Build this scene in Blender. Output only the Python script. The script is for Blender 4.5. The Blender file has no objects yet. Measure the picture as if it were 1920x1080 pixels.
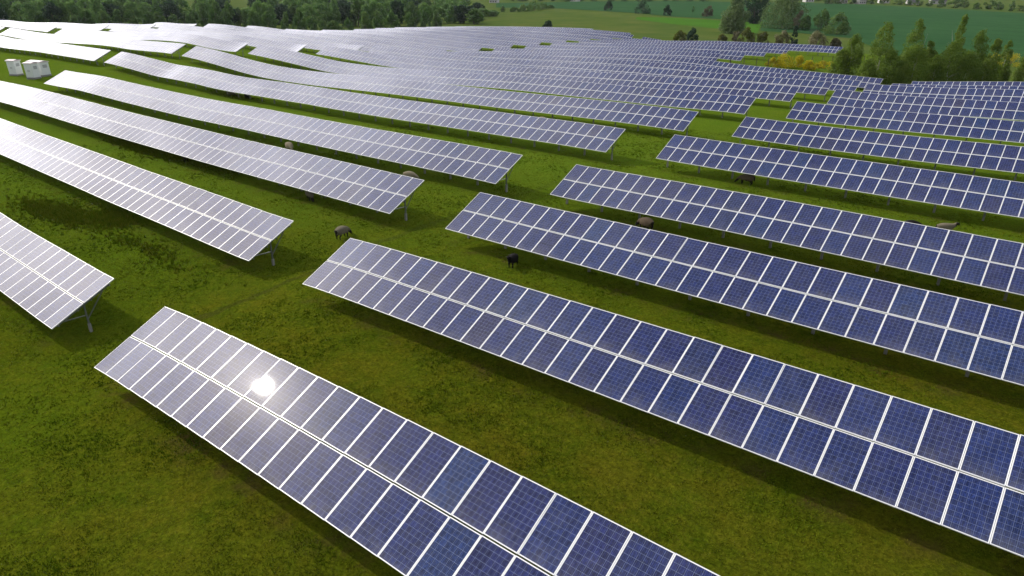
import bpy, bmesh, math, random
import numpy as np
from mathutils import Matrix, Vector
R = math.radians
SC = bpy.context.scene
COL = SC.collection

# ---------------------------------------------------------------- camera, sky, sun, exposure
cam_d = bpy.data.cameras.new("camera")
cam_d.sensor_width = 36.0
cam_d.lens = 23.987
cam_d.clip_start = 0.3
cam_d.clip_end = 9000.0
cam = bpy.data.objects.new("camera", cam_d)
COL.objects.link(cam)
YAW, PITCH = -38.757, 24.817
_y, _p = R(YAW), R(PITCH)
fwd = Vector((math.sin(_y) * math.cos(_p), math.cos(_y) * math.cos(_p), -math.sin(_p)))
rgt = Vector((math.cos(_y), -math.sin(_y), 0.0))
upv = rgt.cross(fwd)
CAM = Vector((26.435, -7.410, 13.594))
cam.matrix_world = Matrix(((rgt.x, upv.x, -fwd.x, CAM.x), (rgt.y, upv.y, -fwd.y, CAM.y), (rgt.z, upv.z, -fwd.z, CAM.z), (0, 0, 0, 1)))
SC.camera = cam

SUN_EL, SUN_AZ = 34.3, 263.0          # azimuth clockwise from +Y
SUN_DIR = Vector((math.sin(R(SUN_AZ)) * math.cos(R(SUN_EL)), math.cos(R(SUN_AZ)) * math.cos(R(SUN_EL)), math.sin(R(SUN_EL))))
SKY_STRENGTH = 0.13
V_BASE, V_BROAD, V_HOR = 0.40, 1.5, 6.2
BANK_AZ, BANK_EL = 295.0, 20.0       # brightest cloud bank, low in the north-west
world = bpy.data.worlds.new("World")
SC.world = world
world.use_nodes = True
wn, wl = world.node_tree.nodes, world.node_tree.links
wn.clear()
w_out = wn.new("ShaderNodeOutputWorld")
w_bg = wn.new("ShaderNodeBackground")
w_sky = wn.new("ShaderNodeTexSky")
w_sky.sky_type = 'NISHITA'
w_sky.sun_disc = False
w_sky.sun_elevation = R(SUN_EL)
w_sky.sun_rotation = R(SUN_AZ)
w_sky.air_density = 1.0
w_sky.dust_density = 2.0
w_sky.ozone_density = 1.0
# bright hazy cloud veil: white towards the sun and the western horizon, broken overhead
def w_math(op, a, b=None, c=None):
    n = wn.new("ShaderNodeMath"); n.operation = op
    for i, v in enumerate((a, b, c)):
        if v is None: continue
        if isinstance(v, (int, float)): n.inputs[i].default_value = v
        else: wl.new(v, n.inputs[i])
    return n.outputs[0]
w_tc = wn.new("ShaderNodeTexCoord")
w_nm = wn.new("ShaderNodeVectorMath"); w_nm.operation = 'NORMALIZE'
wl.new(w_tc.outputs["Generated"], w_nm.inputs[0])
w_dot = wn.new("ShaderNodeVectorMath"); w_dot.operation = 'DOT_PRODUCT'
wl.new(w_nm.outputs[0], w_dot.inputs[0]); w_dot.inputs[1].default_value = Vector((math.sin(R(BANK_AZ)) * math.cos(R(BANK_EL)), math.cos(R(BANK_AZ)) * math.cos(R(BANK_EL)), math.sin(R(BANK_EL))))
w_sep = wn.new("ShaderNodeSeparateXYZ"); wl.new(w_nm.outputs[0], w_sep.inputs[0])
w_no = wn.new("ShaderNodeTexNoise")
w_no.inputs["Scale"].default_value = 4.5
w_no.inputs["Detail"].default_value = 5.0
w_no.inputs["Roughness"].default_value = 0.55
wl.new(w_nm.outputs[0], w_no.inputs["Vector"])
cd = w_math('MAXIMUM', w_dot.outputs["Value"], 0.0)
horiz = w_math('POWER', w_math('SUBTRACT', 1.0, w_math('MAXIMUM', w_sep.outputs[2], 0.0)), 3.0)
veil = w_math('ADD', w_math('MULTIPLY_ADD', w_math('POWER', cd, 9.0), V_BROAD, V_BASE), w_math('MULTIPLY', horiz, w_math('MULTIPLY_ADD', w_math('MULTIPLY', cd, cd), V_HOR, 0.4)))
w_rp = wn.new("ShaderNodeMapRange")
w_rp.inputs[1].default_value = 0.3; w_rp.inputs[2].default_value = 0.7
w_rp.inputs[3].default_value = 0.4; w_rp.inputs[4].default_value = 1.5
wl.new(w_no.outputs["Fac"], w_rp.inputs[0])
veil = w_math('MULTIPLY', w_math('MULTIPLY', veil, w_rp.outputs[0]), 1.0 / SKY_STRENGTH)
w_cc = wn.new("ShaderNodeCombineColor")
wl.new(veil, w_cc.inputs[0]); wl.new(w_math('MULTIPLY', veil, 0.975), w_cc.inputs[1]); wl.new(w_math('MULTIPLY', veil, 1.0), w_cc.inputs[2])
w_mx = wn.new("ShaderNodeMix")
w_mx.data_type = 'RGBA'
w_mx.inputs[0].default_value = 0.7
wl.new(w_sky.outputs["Color"], w_mx.inputs[6])
wl.new(w_cc.outputs[0], w_mx.inputs[7])
wl.new(w_mx.outputs[2], w_bg.inputs["Color"])
w_bg.inputs["Strength"].default_value = SKY_STRENGTH
wl.new(w_bg.outputs["Background"], w_out.inputs["Surface"])

sun_d = bpy.data.lights.new("sun", 'SUN')
sun_d.energy = 1.8
sun_d.angle = R(1.2)
sun_d.color = (1.0, 0.93, 0.82)
sun = bpy.data.objects.new("sun", sun_d)
COL.objects.link(sun)
sun.rotation_euler = SUN_DIR.to_track_quat('Z', 'Y').to_euler()
sun.location = (0, 0, 120)

SC.view_settings.view_transform = 'Standard'
SC.view_settings.look = 'None'
SC.view_settings.exposure = 0.56
SC.view_settings.gamma = 1.0
SC.view_settings.use_curve_mapping = False
SC.render.engine = 'CYCLES'
SC.cycles.max_bounces = 6
SC.cycles.use_adaptive_sampling = True

CTRL=[(0.0,0.0,0.0),(4.66,0.0,0.34),(9.31,0.0,0.62),(13.97,0.0,0.85),(18.62,0.0,1.03),(23.28,0.0,1.16),(38.28,0.0,1.31),(0.4,9.28,0.25),(5.86,9.28,0.48),(11.33,9.28,0.69),(16.79,9.28,0.88),(22.25,9.28,1.04),(27.72,9.28,1.18),(42.72,9.28,1.36),(0.88,18.58,0.46),(6.15,18.58,0.55),(11.41,18.58,0.65),(16.67,18.58,0.74),(21.93,18.58,0.84),(27.19,18.58,0.93),(42.19,18.58,1.07),(1.25,28.18,0.2),(6.31,28.18,0.31),(11.37,28.18,0.4),(16.43,28.18,0.47),(21.49,28.18,0.51),(26.55,28.18,0.54),(41.55,28.18,0.57),(1.59,42.27,-0.05),(6.45,42.27,-0.03),(11.3,42.27,0.0),(16.16,42.27,0.05),(21.02,42.27,0.1),(25.88,42.27,0.17),(40.88,42.27,0.28),(2.03,56.54,-0.64),(6.48,56.54,-0.64),(10.94,56.54,-0.61),(15.39,56.54,-0.55),(19.84,56.54,-0.45),(24.29,56.54,-0.32),(39.29,56.54,-0.08),(2.38,70.62,-0.99),(6.43,70.62,-0.96),(10.48,70.62,-0.91),(14.53,70.62,-0.84),(18.57,70.62,-0.75),(22.62,70.62,-0.65),(37.62,70.62,-0.43),(8.83,84.59,-1.35),(11.46,84.59,-1.26),(14.09,84.59,-1.17),(16.72,84.59,-1.07),(19.35,84.59,-0.96),(21.99,84.59,-0.85),(36.99,84.59,-0.51),(6.2,99.0,-2.09),(9.04,99.0,-1.99),(11.87,99.0,-1.86),(14.7,99.0,-1.7),(17.54,99.0,-1.51),(20.37,99.0,-1.29),(35.37,99.0,-0.67),(3.64,113.19,-3.69),(6.88,113.19,-3.5),(10.12,113.19,-3.29),(13.36,113.19,-3.06),(16.6,113.19,-2.83),(19.83,113.19,-2.57),(34.83,113.19,-1.97),(4.12,127.64,-4.9),(7.16,127.64,-4.63),(10.2,127.64,-4.36),(13.23,127.64,-4.1),(16.27,127.64,-3.84),(19.3,127.64,-3.59),(34.3,127.64,-2.97),(-21.27,0.71,-0.96),(-18.23,0.71,-0.92),(-15.2,0.71,-0.9),(-12.16,0.71,-0.89),(-9.13,0.71,-0.9),(-6.09,0.71,-0.92),(-21.57,9.93,-0.34),(-18.34,9.93,-0.32),(-15.1,9.93,-0.31),(-11.86,9.93,-0.31),(-8.62,9.93,-0.31),(-5.38,9.93,-0.33),(-19.11,18.61,0.14),(-16.07,18.61,0.18),(-13.04,18.61,0.23),(-10.0,18.61,0.27),(-6.97,18.61,0.31),(-3.93,18.61,0.35),(-18.14,27.4,0.2),(-15.11,27.4,0.25),(-12.07,27.4,0.3),(-9.03,27.4,0.34),(-6.0,27.4,0.38),(-2.96,27.4,0.41),(-22.95,123.28,-3.87),(-18.3,123.28,-3.95),(-13.64,123.28,-4.03),(-8.99,123.28,-4.11),(-4.33,123.28,-4.19),(0.32,123.28,-4.28),(-82.9,27.4,-0.08),(-71.18,27.4,0.13),(-64.06,27.4,0.03),(-53.99,27.4,-0.06),(-46.29,27.4,-0.09),(-34.64,27.4,0.06),(-23.7,27.4,0.13),(-79.72,18.6,-0.25),(-51.17,9.9,-0.18),(-42.57,9.9,-0.25),(-70.91,18.6,-0.08),(-21.42,0.7,-0.6),(-96.24,41.1,0.45),(-83.97,41.1,-0.05),(-75.28,41.1,-0.26),(-65.98,41.1,-0.47),(-59.87,41.1,-0.58),(-51.83,41.1,-0.46),(-42.85,41.1,-0.37),(-29.45,41.1,-0.32),(-19.49,41.1,-0.15),(-11.97,41.1,-0.04),(-2.58,41.1,0.07),(-96.49,41.1,0.43),(-78.55,41.1,-0.31),(-67.78,41.1,-0.36),(-55.41,41.1,-0.51),(-47.78,41.1,-0.45),(-41.64,41.1,-0.43),(-2.55,41.1,0.07),(-100.59,41.1,0.41),(-123.06,41.1,0.31),(-133.51,41.1,0.13),(-153.04,41.1,0.14),(-100.43,41.1,0.36),(-144.57,41.1,-0.07),(-98.37,54.8,0.2),(-89.39,54.8,-0.28),(-81.93,54.8,-0.9),(-74.46,54.8,-1.37),(-65.23,54.8,-1.46),(-60.44,54.8,-1.4),(-27.01,54.8,-0.76),(-4.31,54.8,-0.39),(-2.15,54.8,-0.38),(-98.31,54.8,0.23),(-2.13,54.8,-0.42),(-102.06,54.8,0.37),(-122.03,54.8,0.13),(-158.82,54.8,-0.8),(-190.97,54.8,-0.79),(-101.91,54.8,0.31),(-120.64,54.8,0.04),(-142.76,54.8,-0.24),(-167.88,54.8,-1.0),(-190.0,54.8,-0.72),(-1.5,68.5,-0.67),(-99.09,68.5,-0.66),(-90.64,68.5,-1.08),(-83.68,68.5,-1.51),(-77.58,68.5,-1.95),(-35.75,68.5,-1.18),(-9.37,68.5,-0.82),(-1.44,68.5,-0.64),(-104.35,68.5,-0.72),(-103.29,68.5,-0.24),(-122.62,68.5,0.06),(-134.23,68.5,-0.03),(-193.44,68.5,-1.54),(-197.44,68.5,-1.33),(-213.72,68.5,-1.38),(-235.38,68.5,-1.3),(-1.11,82.2,-1.05),(-0.94,82.2,-1.06),(-103.34,82.2,-1.59),(-104.56,82.2,-2.05),(-0.73,95.9,-1.93),(-0.17,109.6,-3.18),(-99.86,95.9,-2.84),(-98.57,109.6,-4.45),(-99.01,123.3,-5.75),(-99.16,137.0,-6.09),(-98.77,150.7,-6.31),(-194.87,82.2,-1.61),(-194.84,95.9,-1.94),(-23.72,191.8,-5.63),(-33.42,178.1,-5.25),(-34.1,164.4,-4.71),(-34.39,150.7,-4.54),(-34.6,137.0,-3.61),(-83.83,205.5,-8.1),(-66.01,205.5,-7.25),(-48.92,205.5,-6.95),(-33.33,205.5,-6.69),(-103.22,219.2,-8.06),(-90.84,219.2,-9.21),(-127.75,232.9,-8.31),(-111.0,232.9,-8.7),(-210.33,246.6,-11.22),(-192.58,246.6,-10.52),(-165.77,246.6,-9.57),(-136.45,246.6,-9.05),(-290.68,82.2,-3.32),(-273.75,82.2,-3.59),(-237.58,82.2,-2.62),(-250.17,95.9,-4.36),(-220.79,95.9,-2.99),(-208.12,95.9,-2.66),(-221.92,109.6,-3.26),(-206.88,109.6,-3.17),(-196.65,109.6,-2.68),(-180.04,109.6,-2.47),(-195.7,123.3,-3.9),(-187.51,123.3,-3.76),(-172.85,123.3,-4.18),(-191.63,137.0,-5.56),(-178.06,137.0,-5.38),(-168.36,137.0,-5.1),(-173.14,150.7,-5.93),(-189.11,164.4,-6.99),(-167.98,164.4,-5.97),(-196.78,191.8,-8.15),(-175.67,191.8,-7.25),(-200.74,219.2,-9.78),(-189.46,219.2,-8.95),(0.0,-30.0,-0.4),(30.0,-30.0,-0.3),(-30.0,-30.0,-1.6),(-80.0,-30.0,-1.0),(-150.0,0.0,0.0),(60.0,-30.0,0.0),(110.0,40.0,1.0),(110.0,130.0,-3.0),(60.0,150.0,-6.0),(20.0,150.0,-6.3),(0.0,160.0,-6.0),(60.0,200.0,-9.0),(0.0,200.0,-7.5),(-30.0,215.0,-8.0),(-60.0,230.0,-9.5),(0.0,260.0,-11.0),(-60.0,280.0,-11.5),(-130.0,290.0,-11.8),(-200.0,300.0,-12.0),(-260.0,300.0,-13.0),(-300.0,250.0,-13.0),(-330.0,200.0,-12.0),(-360.0,140.0,-9.0),(-360.0,60.0,-4.0),(-260.0,20.0,0.0),(-420.0,300.0,-14.5),(-200.0,420.0,-12.5),(0.0,450.0,-12.5),(200.0,300.0,-12.0),(250.0,100.0,-5.0),(150.0,-100.0,1.0),(-150.0,-150.0,0.0),(-400.0,-100.0,0.0),(-300.0,600.0,-13.0),(-600.0,450.0,-14.0),(-600.0,100.0,-8.0),(200.0,700.0,-13.0),(600.0,300.0,-12.0),(900.0,900.0,-12.0),(-900.0,900.0,-14.0),(0.0,1400.0,-12.0),(-1500.0,1500.0,-14.0),(1500.0,1500.0,-12.0),(-1500.0,0.0,-8.0),(1500.0,0.0,-5.0),(0.0,-1000.0,0.0),(1500.0,-1500.0,0.0),(-1500.0,-1500.0,0.0)]
PLANTS=[
('tree_pale', -112.5, 339.9, -13.49, 15.5, 17.3, 'tall pale green rounded tree above a reddish bush, left of the dark tree'),
('tree_dark', -130.3, 412.8, -13.37, 17.7, 16.2, 'very dark tall tree squeezed between two big pale trees'),
('tree_pale', -105.1, 387.3, -13.51, 17.6, 28.0, 'broadest grey green tree of the meadow clump, beside the dark tree'),
('tree_blossom', -94.6, 381.7, -13.53, 8.8, 7.2, 'slim tree with pinkish cream blossom at the right edge of the broad tree'),
('tree_mid', -90.6, 380.2, -13.53, 6.4, 7.2, 'small dark green round tree right of the blossoming tree'),
('tree_mid', -83.4, 381.2, -13.53, 9.1, 9.3, "upright round tree standing alone on the crop field's edge"),
('tree_mid', -70.4, 362.2, -13.52, 8.1, 12.3, 'wide double crowned bush tree, rightmost of the meadow clump'),
('bush_dark', -235.3, 471.2, -13.51, 7.2, 13.3, "large round bush with a pale left side on the crop field's edge"),
('bush_dark', -205.3, 451.2, -13.3, 5.9, 7.7, 'round dark bush casting a shadow on the bright meadow strip'),
('tree_small', -201.8, 483.6, -13.28, 4.6, 2.3, 'tiny lone sapling on the edge of the teal crop field'),
('bush_red', -176.8, 452.5, -13.21, 7.2, 7.8, 'reddish brown round bush left of the tall pale tree'),
('bush_dark', -281.3, 499.1, -13.88, 6.1, 8.1, "small round dark bush farthest left on the crop field's edge"),
('bush_dark', -196.4, 299.9, -12.77, 3.4, 5.8, 'lone dark bush right behind the top edge of the panels'),
('bush_mid', -345.4, 444.2, -14.73, 3.9, 4.7, 'small bush in the gap between the wood and the long hedge'),
('bush_mid', -336.7, 448.3, -14.63, 3.1, 9.3, 'G:green hedge bush in the long hedge between meadow and crop field'),
('bush_mid', -335.0, 458.5, -14.56, 4.3, 11.1, 'G:green hedge bush in the long hedge between meadow and crop field'),
('bush_mid', -335.7, 472.9, -14.5, 6.2, 13.1, 'G:green hedge bush in the long hedge between meadow and crop field'),
('bush_mid', -340.1, 490.6, -14.46, 4.3, 11.6, 'G:green hedge bush in the long hedge between meadow and crop field'),
('bush_mid', -345.9, 509.4, -14.43, 2.3, 8.3, 'G:green hedge bush in the long hedge between meadow and crop field'),
('bush_yellow', -101.4, 258.0, -11.3, 3.8, 5.5, 'yellowish pale bush at the panel edge, left of a dark bush'),
('bush_dark', -99.3, 264.9, -11.66, 4.6, 5.2, 'dark bush right behind the panels beside a yellowish bush'),
('bush_yellow', -94.3, 282.8, -12.4, 2.3, 4.5, 'low yellowish bush at the foot of the tall pale tree'),
('bush_flower', -89.2, 285.0, -12.47, 3.7, 4.4, 'white flowering bush below the tall pale tree'),
('bush_yellow', -85.9, 289.4, -12.6, 5.2, 6.7, 'rounded olive bush between white flowering bush and panels'),
('bush_yellow', -80.2, 291.7, -12.65, 3.5, 5.8, 'low olive bush left of the brownish flowering bush'),
('bush_flower', -72.1, 291.8, -12.62, 4.1, 6.5, 'brownish flowering bush left of the dark pointed shrub'),
('conifer', -67.7, 292.3, -12.62, 6.7, 3.2, 'dark pointed evergreen shrub rising behind the last panel rows'),
('bush_flower', -59.3, 293.5, -12.64, 4.2, 8.1, 'wide cream flowering bush right of the dark pointed shrub'),
('bush_red', -51.3, 290.9, -12.58, 2.6, 5.0, 'brownish low bush at the end of the farthest right panel row'),
('birch', -9.3, 143.8, -5.98, 8.6, 5.1, 'leftmost slender young birch, at the right end of the far panel rows'),
('birch', -11.1, 143.2, -5.87, 5.3, 4.9, 'low bushy birch at the left foot of the birch group'),
('birch', -3.8, 140.7, -6.14, 11.0, 5.9, 'second tall pointed birch from the left'),
('birch', -1.5, 139.4, -6.17, 6.3, 5.8, 'rounded mid height birch right of the second tall birch'),
('birch', -4.2, 134.5, -5.86, 4.5, 4.8, 'low leafy birch just behind the end of a panel row'),
('birch', -0.3, 151.1, -6.59, 11.6, 5.4, 'tall full birch with two pointed tips left of the dark leafed birch'),
('birch', 1.5, 144.1, -6.44, 7.1, 7.0, 'wide low birch under the tall full birch'),
('birch', 2.2, 152.6, -6.75, 8.0, 4.6, 'dark leafed birch beside the tall full birch'),
('birch', 6.0, 159.0, -7.12, 12.7, 3.5, 'tallest and narrowest birch, reddish topped'),
('birch', 6.5, 152.2, -6.92, 8.2, 6.2, 'bushy birch at the foot of the tallest birch'),
('birch', 4.7, 147.9, -6.68, 5.9, 5.2, 'low birch beside the yellow broom flowers'),
('birch', 9.4, 160.8, -7.34, 10.4, 5.4, 'tall airy birch right of the tallest birch'),
('birch', 8.9, 155.1, -7.13, 6.3, 6.2, 'wide low birch under the tall airy birch'),
('birch', 12.1, 162.9, -7.54, 9.0, 4.0, 'short pointed birch, third from the right frame edge'),
('birch', 13.7, 168.1, -7.77, 8.6, 3.3, 'thin short birch left of the yellow broom at the right'),
('birch', 17.7, 170.6, -8.02, 9.1, 4.5, 'birch cut by the right edge of the picture'),
('birch', 11.7, 158.6, -7.38, 5.6, 5.3, 'low spreading birch left of the right hand yellow broom'),
('birch', 0.5, 140.1, -6.26, 4.6, 5.0, 'low spreading birch between the two tall pointed birches'),
('broom', -28.1, 154.2, -5.51, 1.3, 2.6, 'left end bush of the yellow broom thicket by the fence'),
('broom', -26.0, 155.3, -5.57, 2.1, 3.6, 'largest brightest bush of the yellow broom thicket by the fence'),
('broom', -23.5, 157.2, -5.68, 1.7, 2.9, 'third bush of the yellow broom thicket by the fence'),
('broom', -20.6, 155.4, -5.74, 1.3, 2.6, 'right end bush of the yellow broom thicket by the fence'),
('broom', -19.1, 162.0, -5.91, 1.2, 3.4, 'orange tinted low broom bush left of the birches'),
('broom', -7.8, 148.8, -6.19, 1.4, 1.5, 'tiny broom bush peeping over a panel row end'),
('broom', -2.9, 144.7, -6.31, 1.1, 1.7, 'small yellow broom bush in the gap between panel row ends'),
('broom', -9.5, 228.0, -10.11, 2.5, 4.3, 'orange yellow broom bush deep between the birches'),
('broom', 5.9, 240.4, -10.99, 2.8, 3.4, 'yellow broom bush left in the pair at the far right'),
('broom', 9.5, 246.5, -11.3, 2.8, 4.4, 'yellow broom bush right in the pair at the far right'),
('wood_shrub', -377.9, 116.4, -8.56, 3.3, 7.8, 'G:green shrub on the near edge of the wood behind the panels'),
('wood_shrub', -353.1, 114.8, -7.96, 3.4, 5.5, 'G:green shrub on the near edge of the wood behind the panels'),
('wood_shrub', -339.4, 114.6, -7.61, 4.6, 6.0, 'G:green shrub on the near edge of the wood behind the panels'),
('wood_shrub', -365.7, 129.8, -9.22, 3.1, 7.3, 'G:green shrub on the near edge of the wood behind the panels'),
('wood_shrub', -310.7, 117.5, -7.21, 3.2, 7.2, 'G:green shrub on the near edge of the wood behind the panels'),
('wood_shrub', -318.5, 125.0, -7.94, 6.1, 7.7, 'G:green shrub on the near edge of the wood behind the panels'),
('wood_shrub', -329.9, 137.0, -9.05, 5.9, 6.0, 'G:green shrub on the near edge of the wood behind the panels'),
('wood_shrub', -349.0, 151.5, -10.37, 6.1, 8.5, 'G:green shrub on the near edge of the wood behind the panels'),
('wood_shrub', -340.9, 153.9, -10.4, 6.8, 7.6, 'G:green shrub on the near edge of the wood behind the panels'),
('wood_shrub', -344.3, 164.4, -11.1, 6.0, 6.5, 'G:green shrub on the near edge of the wood behind the panels'),
('wood_shrub', -353.7, 173.3, -11.71, 5.4, 9.2, 'G:green shrub on the near edge of the wood behind the panels'),
('wood_shrub', -346.1, 177.5, -11.86, 5.1, 7.0, 'G:green shrub on the near edge of the wood behind the panels'),
('wood_shrub', -338.0, 183.8, -12.11, 7.4, 7.8, 'G:green shrub on the near edge of the wood behind the panels'),
('wood_shrub', -337.8, 189.6, -12.4, 9.6, 7.1, 'G:green shrub on the near edge of the wood behind the panels'),
('wood_shrub', -329.2, 191.7, -12.41, 11.2, 7.1, 'G:green shrub on the near edge of the wood behind the panels'),
('wood_shrub', -327.6, 198.0, -12.68, 10.9, 7.7, 'G:green shrub on the near edge of the wood behind the panels'),
('wood_shrub', -317.1, 200.7, -12.64, 7.4, 8.2, 'G:green shrub on the near edge of the wood behind the panels'),
('wood_shrub', -307.9, 199.8, -12.44, 7.1, 8.2, 'G:green shrub on the near edge of the wood behind the panels'),
('wood_shrub', -297.5, 201.2, -12.31, 7.0, 6.5, 'G:green shrub on the near edge of the wood behind the panels'),
('wood_shrub', -271.2, 193.9, -11.45, 6.6, 6.6, 'G:green shrub on the near edge of the wood behind the panels'),
('wood_shrub', -261.7, 194.3, -11.27, 8.5, 6.0, 'G:green shrub on the near edge of the wood behind the panels'),
('wood_shrub', -251.8, 194.4, -11.05, 5.4, 5.5, 'G:green shrub on the near edge of the wood behind the panels'),
('wood_shrub', -241.7, 193.6, -10.75, 6.0, 6.9, 'G:green shrub on the near edge of the wood behind the panels'),
('wood_shrub', -240.5, 197.7, -10.94, 4.3, 8.0, 'G:green shrub on the near edge of the wood behind the panels'),
('wood_shrub', -229.0, 196.6, -10.55, 5.2, 5.3, 'G:green shrub on the near edge of the wood behind the panels'),
('wood_shrub', -241.4, 216.7, -11.86, 7.0, 8.4, 'G:green shrub on the near edge of the wood behind the panels'),
('wood_shrub', -249.3, 230.7, -12.53, 7.8, 6.7, 'G:green shrub on the near edge of the wood behind the panels'),
('wood_shrub', -248.9, 240.0, -12.79, 7.7, 7.2, 'G:green shrub on the near edge of the wood behind the panels'),
('wood_shrub', -251.9, 245.3, -12.98, 5.6, 6.6, 'G:green shrub on the near edge of the wood behind the panels'),
('wood_shrub', -246.6, 249.6, -12.97, 7.1, 6.8, 'G:green shrub on the near edge of the wood behind the panels'),
('wood_shrub', -239.7, 254.2, -12.93, 8.6, 6.0, 'G:green shrub on the near edge of the wood behind the panels'),
('wood_shrub', -247.0, 269.6, -13.31, 7.1, 7.5, 'G:green shrub on the near edge of the wood behind the panels'),
('wood_tree', -284.1, 73.0, -3.56, 7.6, 6.8, 'G:dark green tree in the dense wood behind the panels'),
('wood_tree', -286.3, 77.0, -3.8, 6.7, 5.4, 'G:dark green tree in the dense wood behind the panels'),
('wood_tree', -292.7, 81.6, -4.08, 7.9, 8.6, 'G:dark green tree in the dense wood behind the panels'),
('wood_tree', -296.8, 86.7, -4.5, 7.7, 6.4, 'G:dark green tree in the dense wood behind the panels'),
('wood_tree', -325.5, 98.3, -6.04, 9.0, 9.7, 'G:dark green tree in the dense wood behind the panels'),
('wood_tree', -351.4, 111.0, -7.65, 8.4, 8.1, 'G:dark green tree in the dense wood behind the panels'),
('wood_tree', -337.8, 111.1, -7.32, 8.3, 8.8, 'G:dark green tree in the dense wood behind the panels'),
('wood_tree', -365.1, 124.8, -8.88, 9.0, 6.8, 'G:dark green tree in the dense wood behind the panels'),
('wood_tree', -327.6, 116.0, -7.44, 8.9, 7.8, 'G:dark green tree in the dense wood behind the panels'),
('wood_tree', -327.4, 120.0, -7.74, 8.5, 7.4, 'G:dark green tree in the dense wood behind the panels'),
('wood_tree', -329.5, 124.6, -8.13, 9.2, 9.0, 'G:dark green tree in the dense wood behind the panels'),
('wood_tree', -381.1, 150.5, -10.67, 11.0, 9.1, 'G:dark green tree in the dense wood behind the panels'),
('wood_tree', -363.2, 148.7, -10.39, 11.2, 11.5, 'G:dark green tree in the dense wood behind the panels'),
('wood_tree', -368.3, 155.5, -10.84, 9.8, 11.5, 'G:dark green tree in the dense wood behind the panels'),
('wood_tree', -377.7, 164.8, -11.43, 10.5, 11.4, 'G:dark green tree in the dense wood behind the panels'),
('wood_tree', -372.4, 169.4, -11.64, 10.3, 9.9, 'G:dark green tree in the dense wood behind the panels'),
('wood_tree', -365.5, 173.4, -11.8, 10.1, 8.3, 'G:dark green tree in the dense wood behind the panels'),
('wood_tree', -361.3, 177.2, -11.97, 11.0, 8.7, 'G:dark green tree in the dense wood behind the panels'),
('wood_tree', -362.9, 185.5, -12.39, 11.9, 9.9, 'G:dark green tree in the dense wood behind the panels'),
('wood_tree', -370.0, 195.6, -12.86, 6.1, 12.0, 'G:dark green tree in the dense wood behind the panels'),
('wood_tree', -363.0, 197.6, -12.93, 6.2, 9.0, 'G:dark green tree in the dense wood behind the panels'),
('wood_tree', -367.1, 206.4, -13.28, 12.2, 9.1, 'G:dark green tree in the dense wood behind the panels'),
('wood_tree', -370.6, 213.9, -13.55, 12.9, 11.4, 'G:dark green tree in the dense wood behind the panels'),
('wood_tree', -352.6, 211.8, -13.42, 8.5, 12.7, 'G:dark green tree in the dense wood behind the panels'),
('wood_tree', -352.0, 218.3, -13.63, 8.3, 8.5, 'G:dark green tree in the dense wood behind the panels'),
('wood_tree', -346.6, 222.6, -13.72, 8.6, 8.1, 'G:dark green tree in the dense wood behind the panels'),
('wood_tree', -323.1, 213.5, -13.21, 11.8, 9.0, 'G:dark green tree in the dense wood behind the panels'),
('wood_tree', -318.2, 216.9, -13.25, 9.7, 9.8, 'G:dark green tree in the dense wood behind the panels'),
('wood_tree', -328.4, 229.9, -13.75, 10.7, 11.8, 'G:dark green tree in the dense wood behind the panels'),
('wood_tree', -330.2, 240.3, -14.01, 11.3, 12.9, 'G:dark green tree in the dense wood behind the panels'),
('wood_tree', -304.5, 230.7, -13.44, 10.6, 9.6, 'G:dark green tree in the dense wood behind the panels'),
('wood_tree', -307.6, 241.6, -13.74, 11.0, 12.7, 'G:dark green tree in the dense wood behind the panels'),
('wood_tree', -305.4, 248.4, -13.85, 12.5, 8.4, 'G:dark green tree in the dense wood behind the panels'),
('wood_tree', -306.5, 257.7, -14.03, 11.1, 11.8, 'G:dark green tree in the dense wood behind the panels'),
('wood_tree', -299.9, 260.0, -13.97, 12.4, 13.1, 'G:dark green tree in the dense wood behind the panels'),
('wood_tree', -288.6, 256.8, -13.77, 10.3, 8.3, 'G:dark green tree in the dense wood behind the panels'),
('wood_tree', -285.4, 260.9, -13.79, 12.0, 10.5, 'G:dark green tree in the dense wood behind the panels'),
('wood_tree', -285.4, 269.6, -13.91, 11.2, 9.1, 'G:dark green tree in the dense wood behind the panels'),
('wood_tree', -286.1, 277.7, -14.02, 12.6, 8.2, 'G:dark green tree in the dense wood behind the panels'),
('wood_tree', -276.3, 279.5, -13.9, 11.6, 12.1, 'G:dark green tree in the dense wood behind the panels'),
('wood_tree', -290.3, 302.8, -14.29, 10.1, 10.9, 'G:dark green tree in the dense wood behind the panels'),
('wood_tree', -287.8, 310.9, -14.29, 9.0, 11.9, 'G:dark green tree in the dense wood behind the panels'),
('wood_tree', -276.8, 312.1, -14.13, 8.8, 11.8, 'G:dark green tree in the dense wood behind the panels'),
('wood_tree', -272.2, 318.5, -14.09, 9.4, 13.8, 'G:dark green tree in the dense wood behind the panels'),
('wood_tree', -260.5, 314.4, -13.89, 7.6, 13.2, 'G:dark green tree in the dense wood behind the panels'),
('wood_tree', -396.2, 102.5, -8.03, 9.5, 8.2, 'G:dark green tree in the dense wood behind the panels'),
('wood_tree', -399.4, 108.6, -8.43, 8.6, 9.6, 'G:dark green tree in the dense wood behind the panels'),
('wood_tree', -431.8, 124.0, -9.57, 10.9, 9.2, 'G:dark green tree in the dense wood behind the panels'),
('wood_tree', -429.5, 130.6, -9.89, 9.3, 12.5, 'G:dark green tree in the dense wood behind the panels'),
('wood_tree', -433.6, 138.9, -10.32, 11.8, 12.5, 'G:dark green tree in the dense wood behind the panels'),
('wood_tree', -421.4, 143.1, -10.49, 9.6, 12.2, 'G:dark green tree in the dense wood behind the panels'),
('wood_tree', -415.8, 147.0, -10.67, 11.2, 12.0, 'G:dark green tree in the dense wood behind the panels'),
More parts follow.
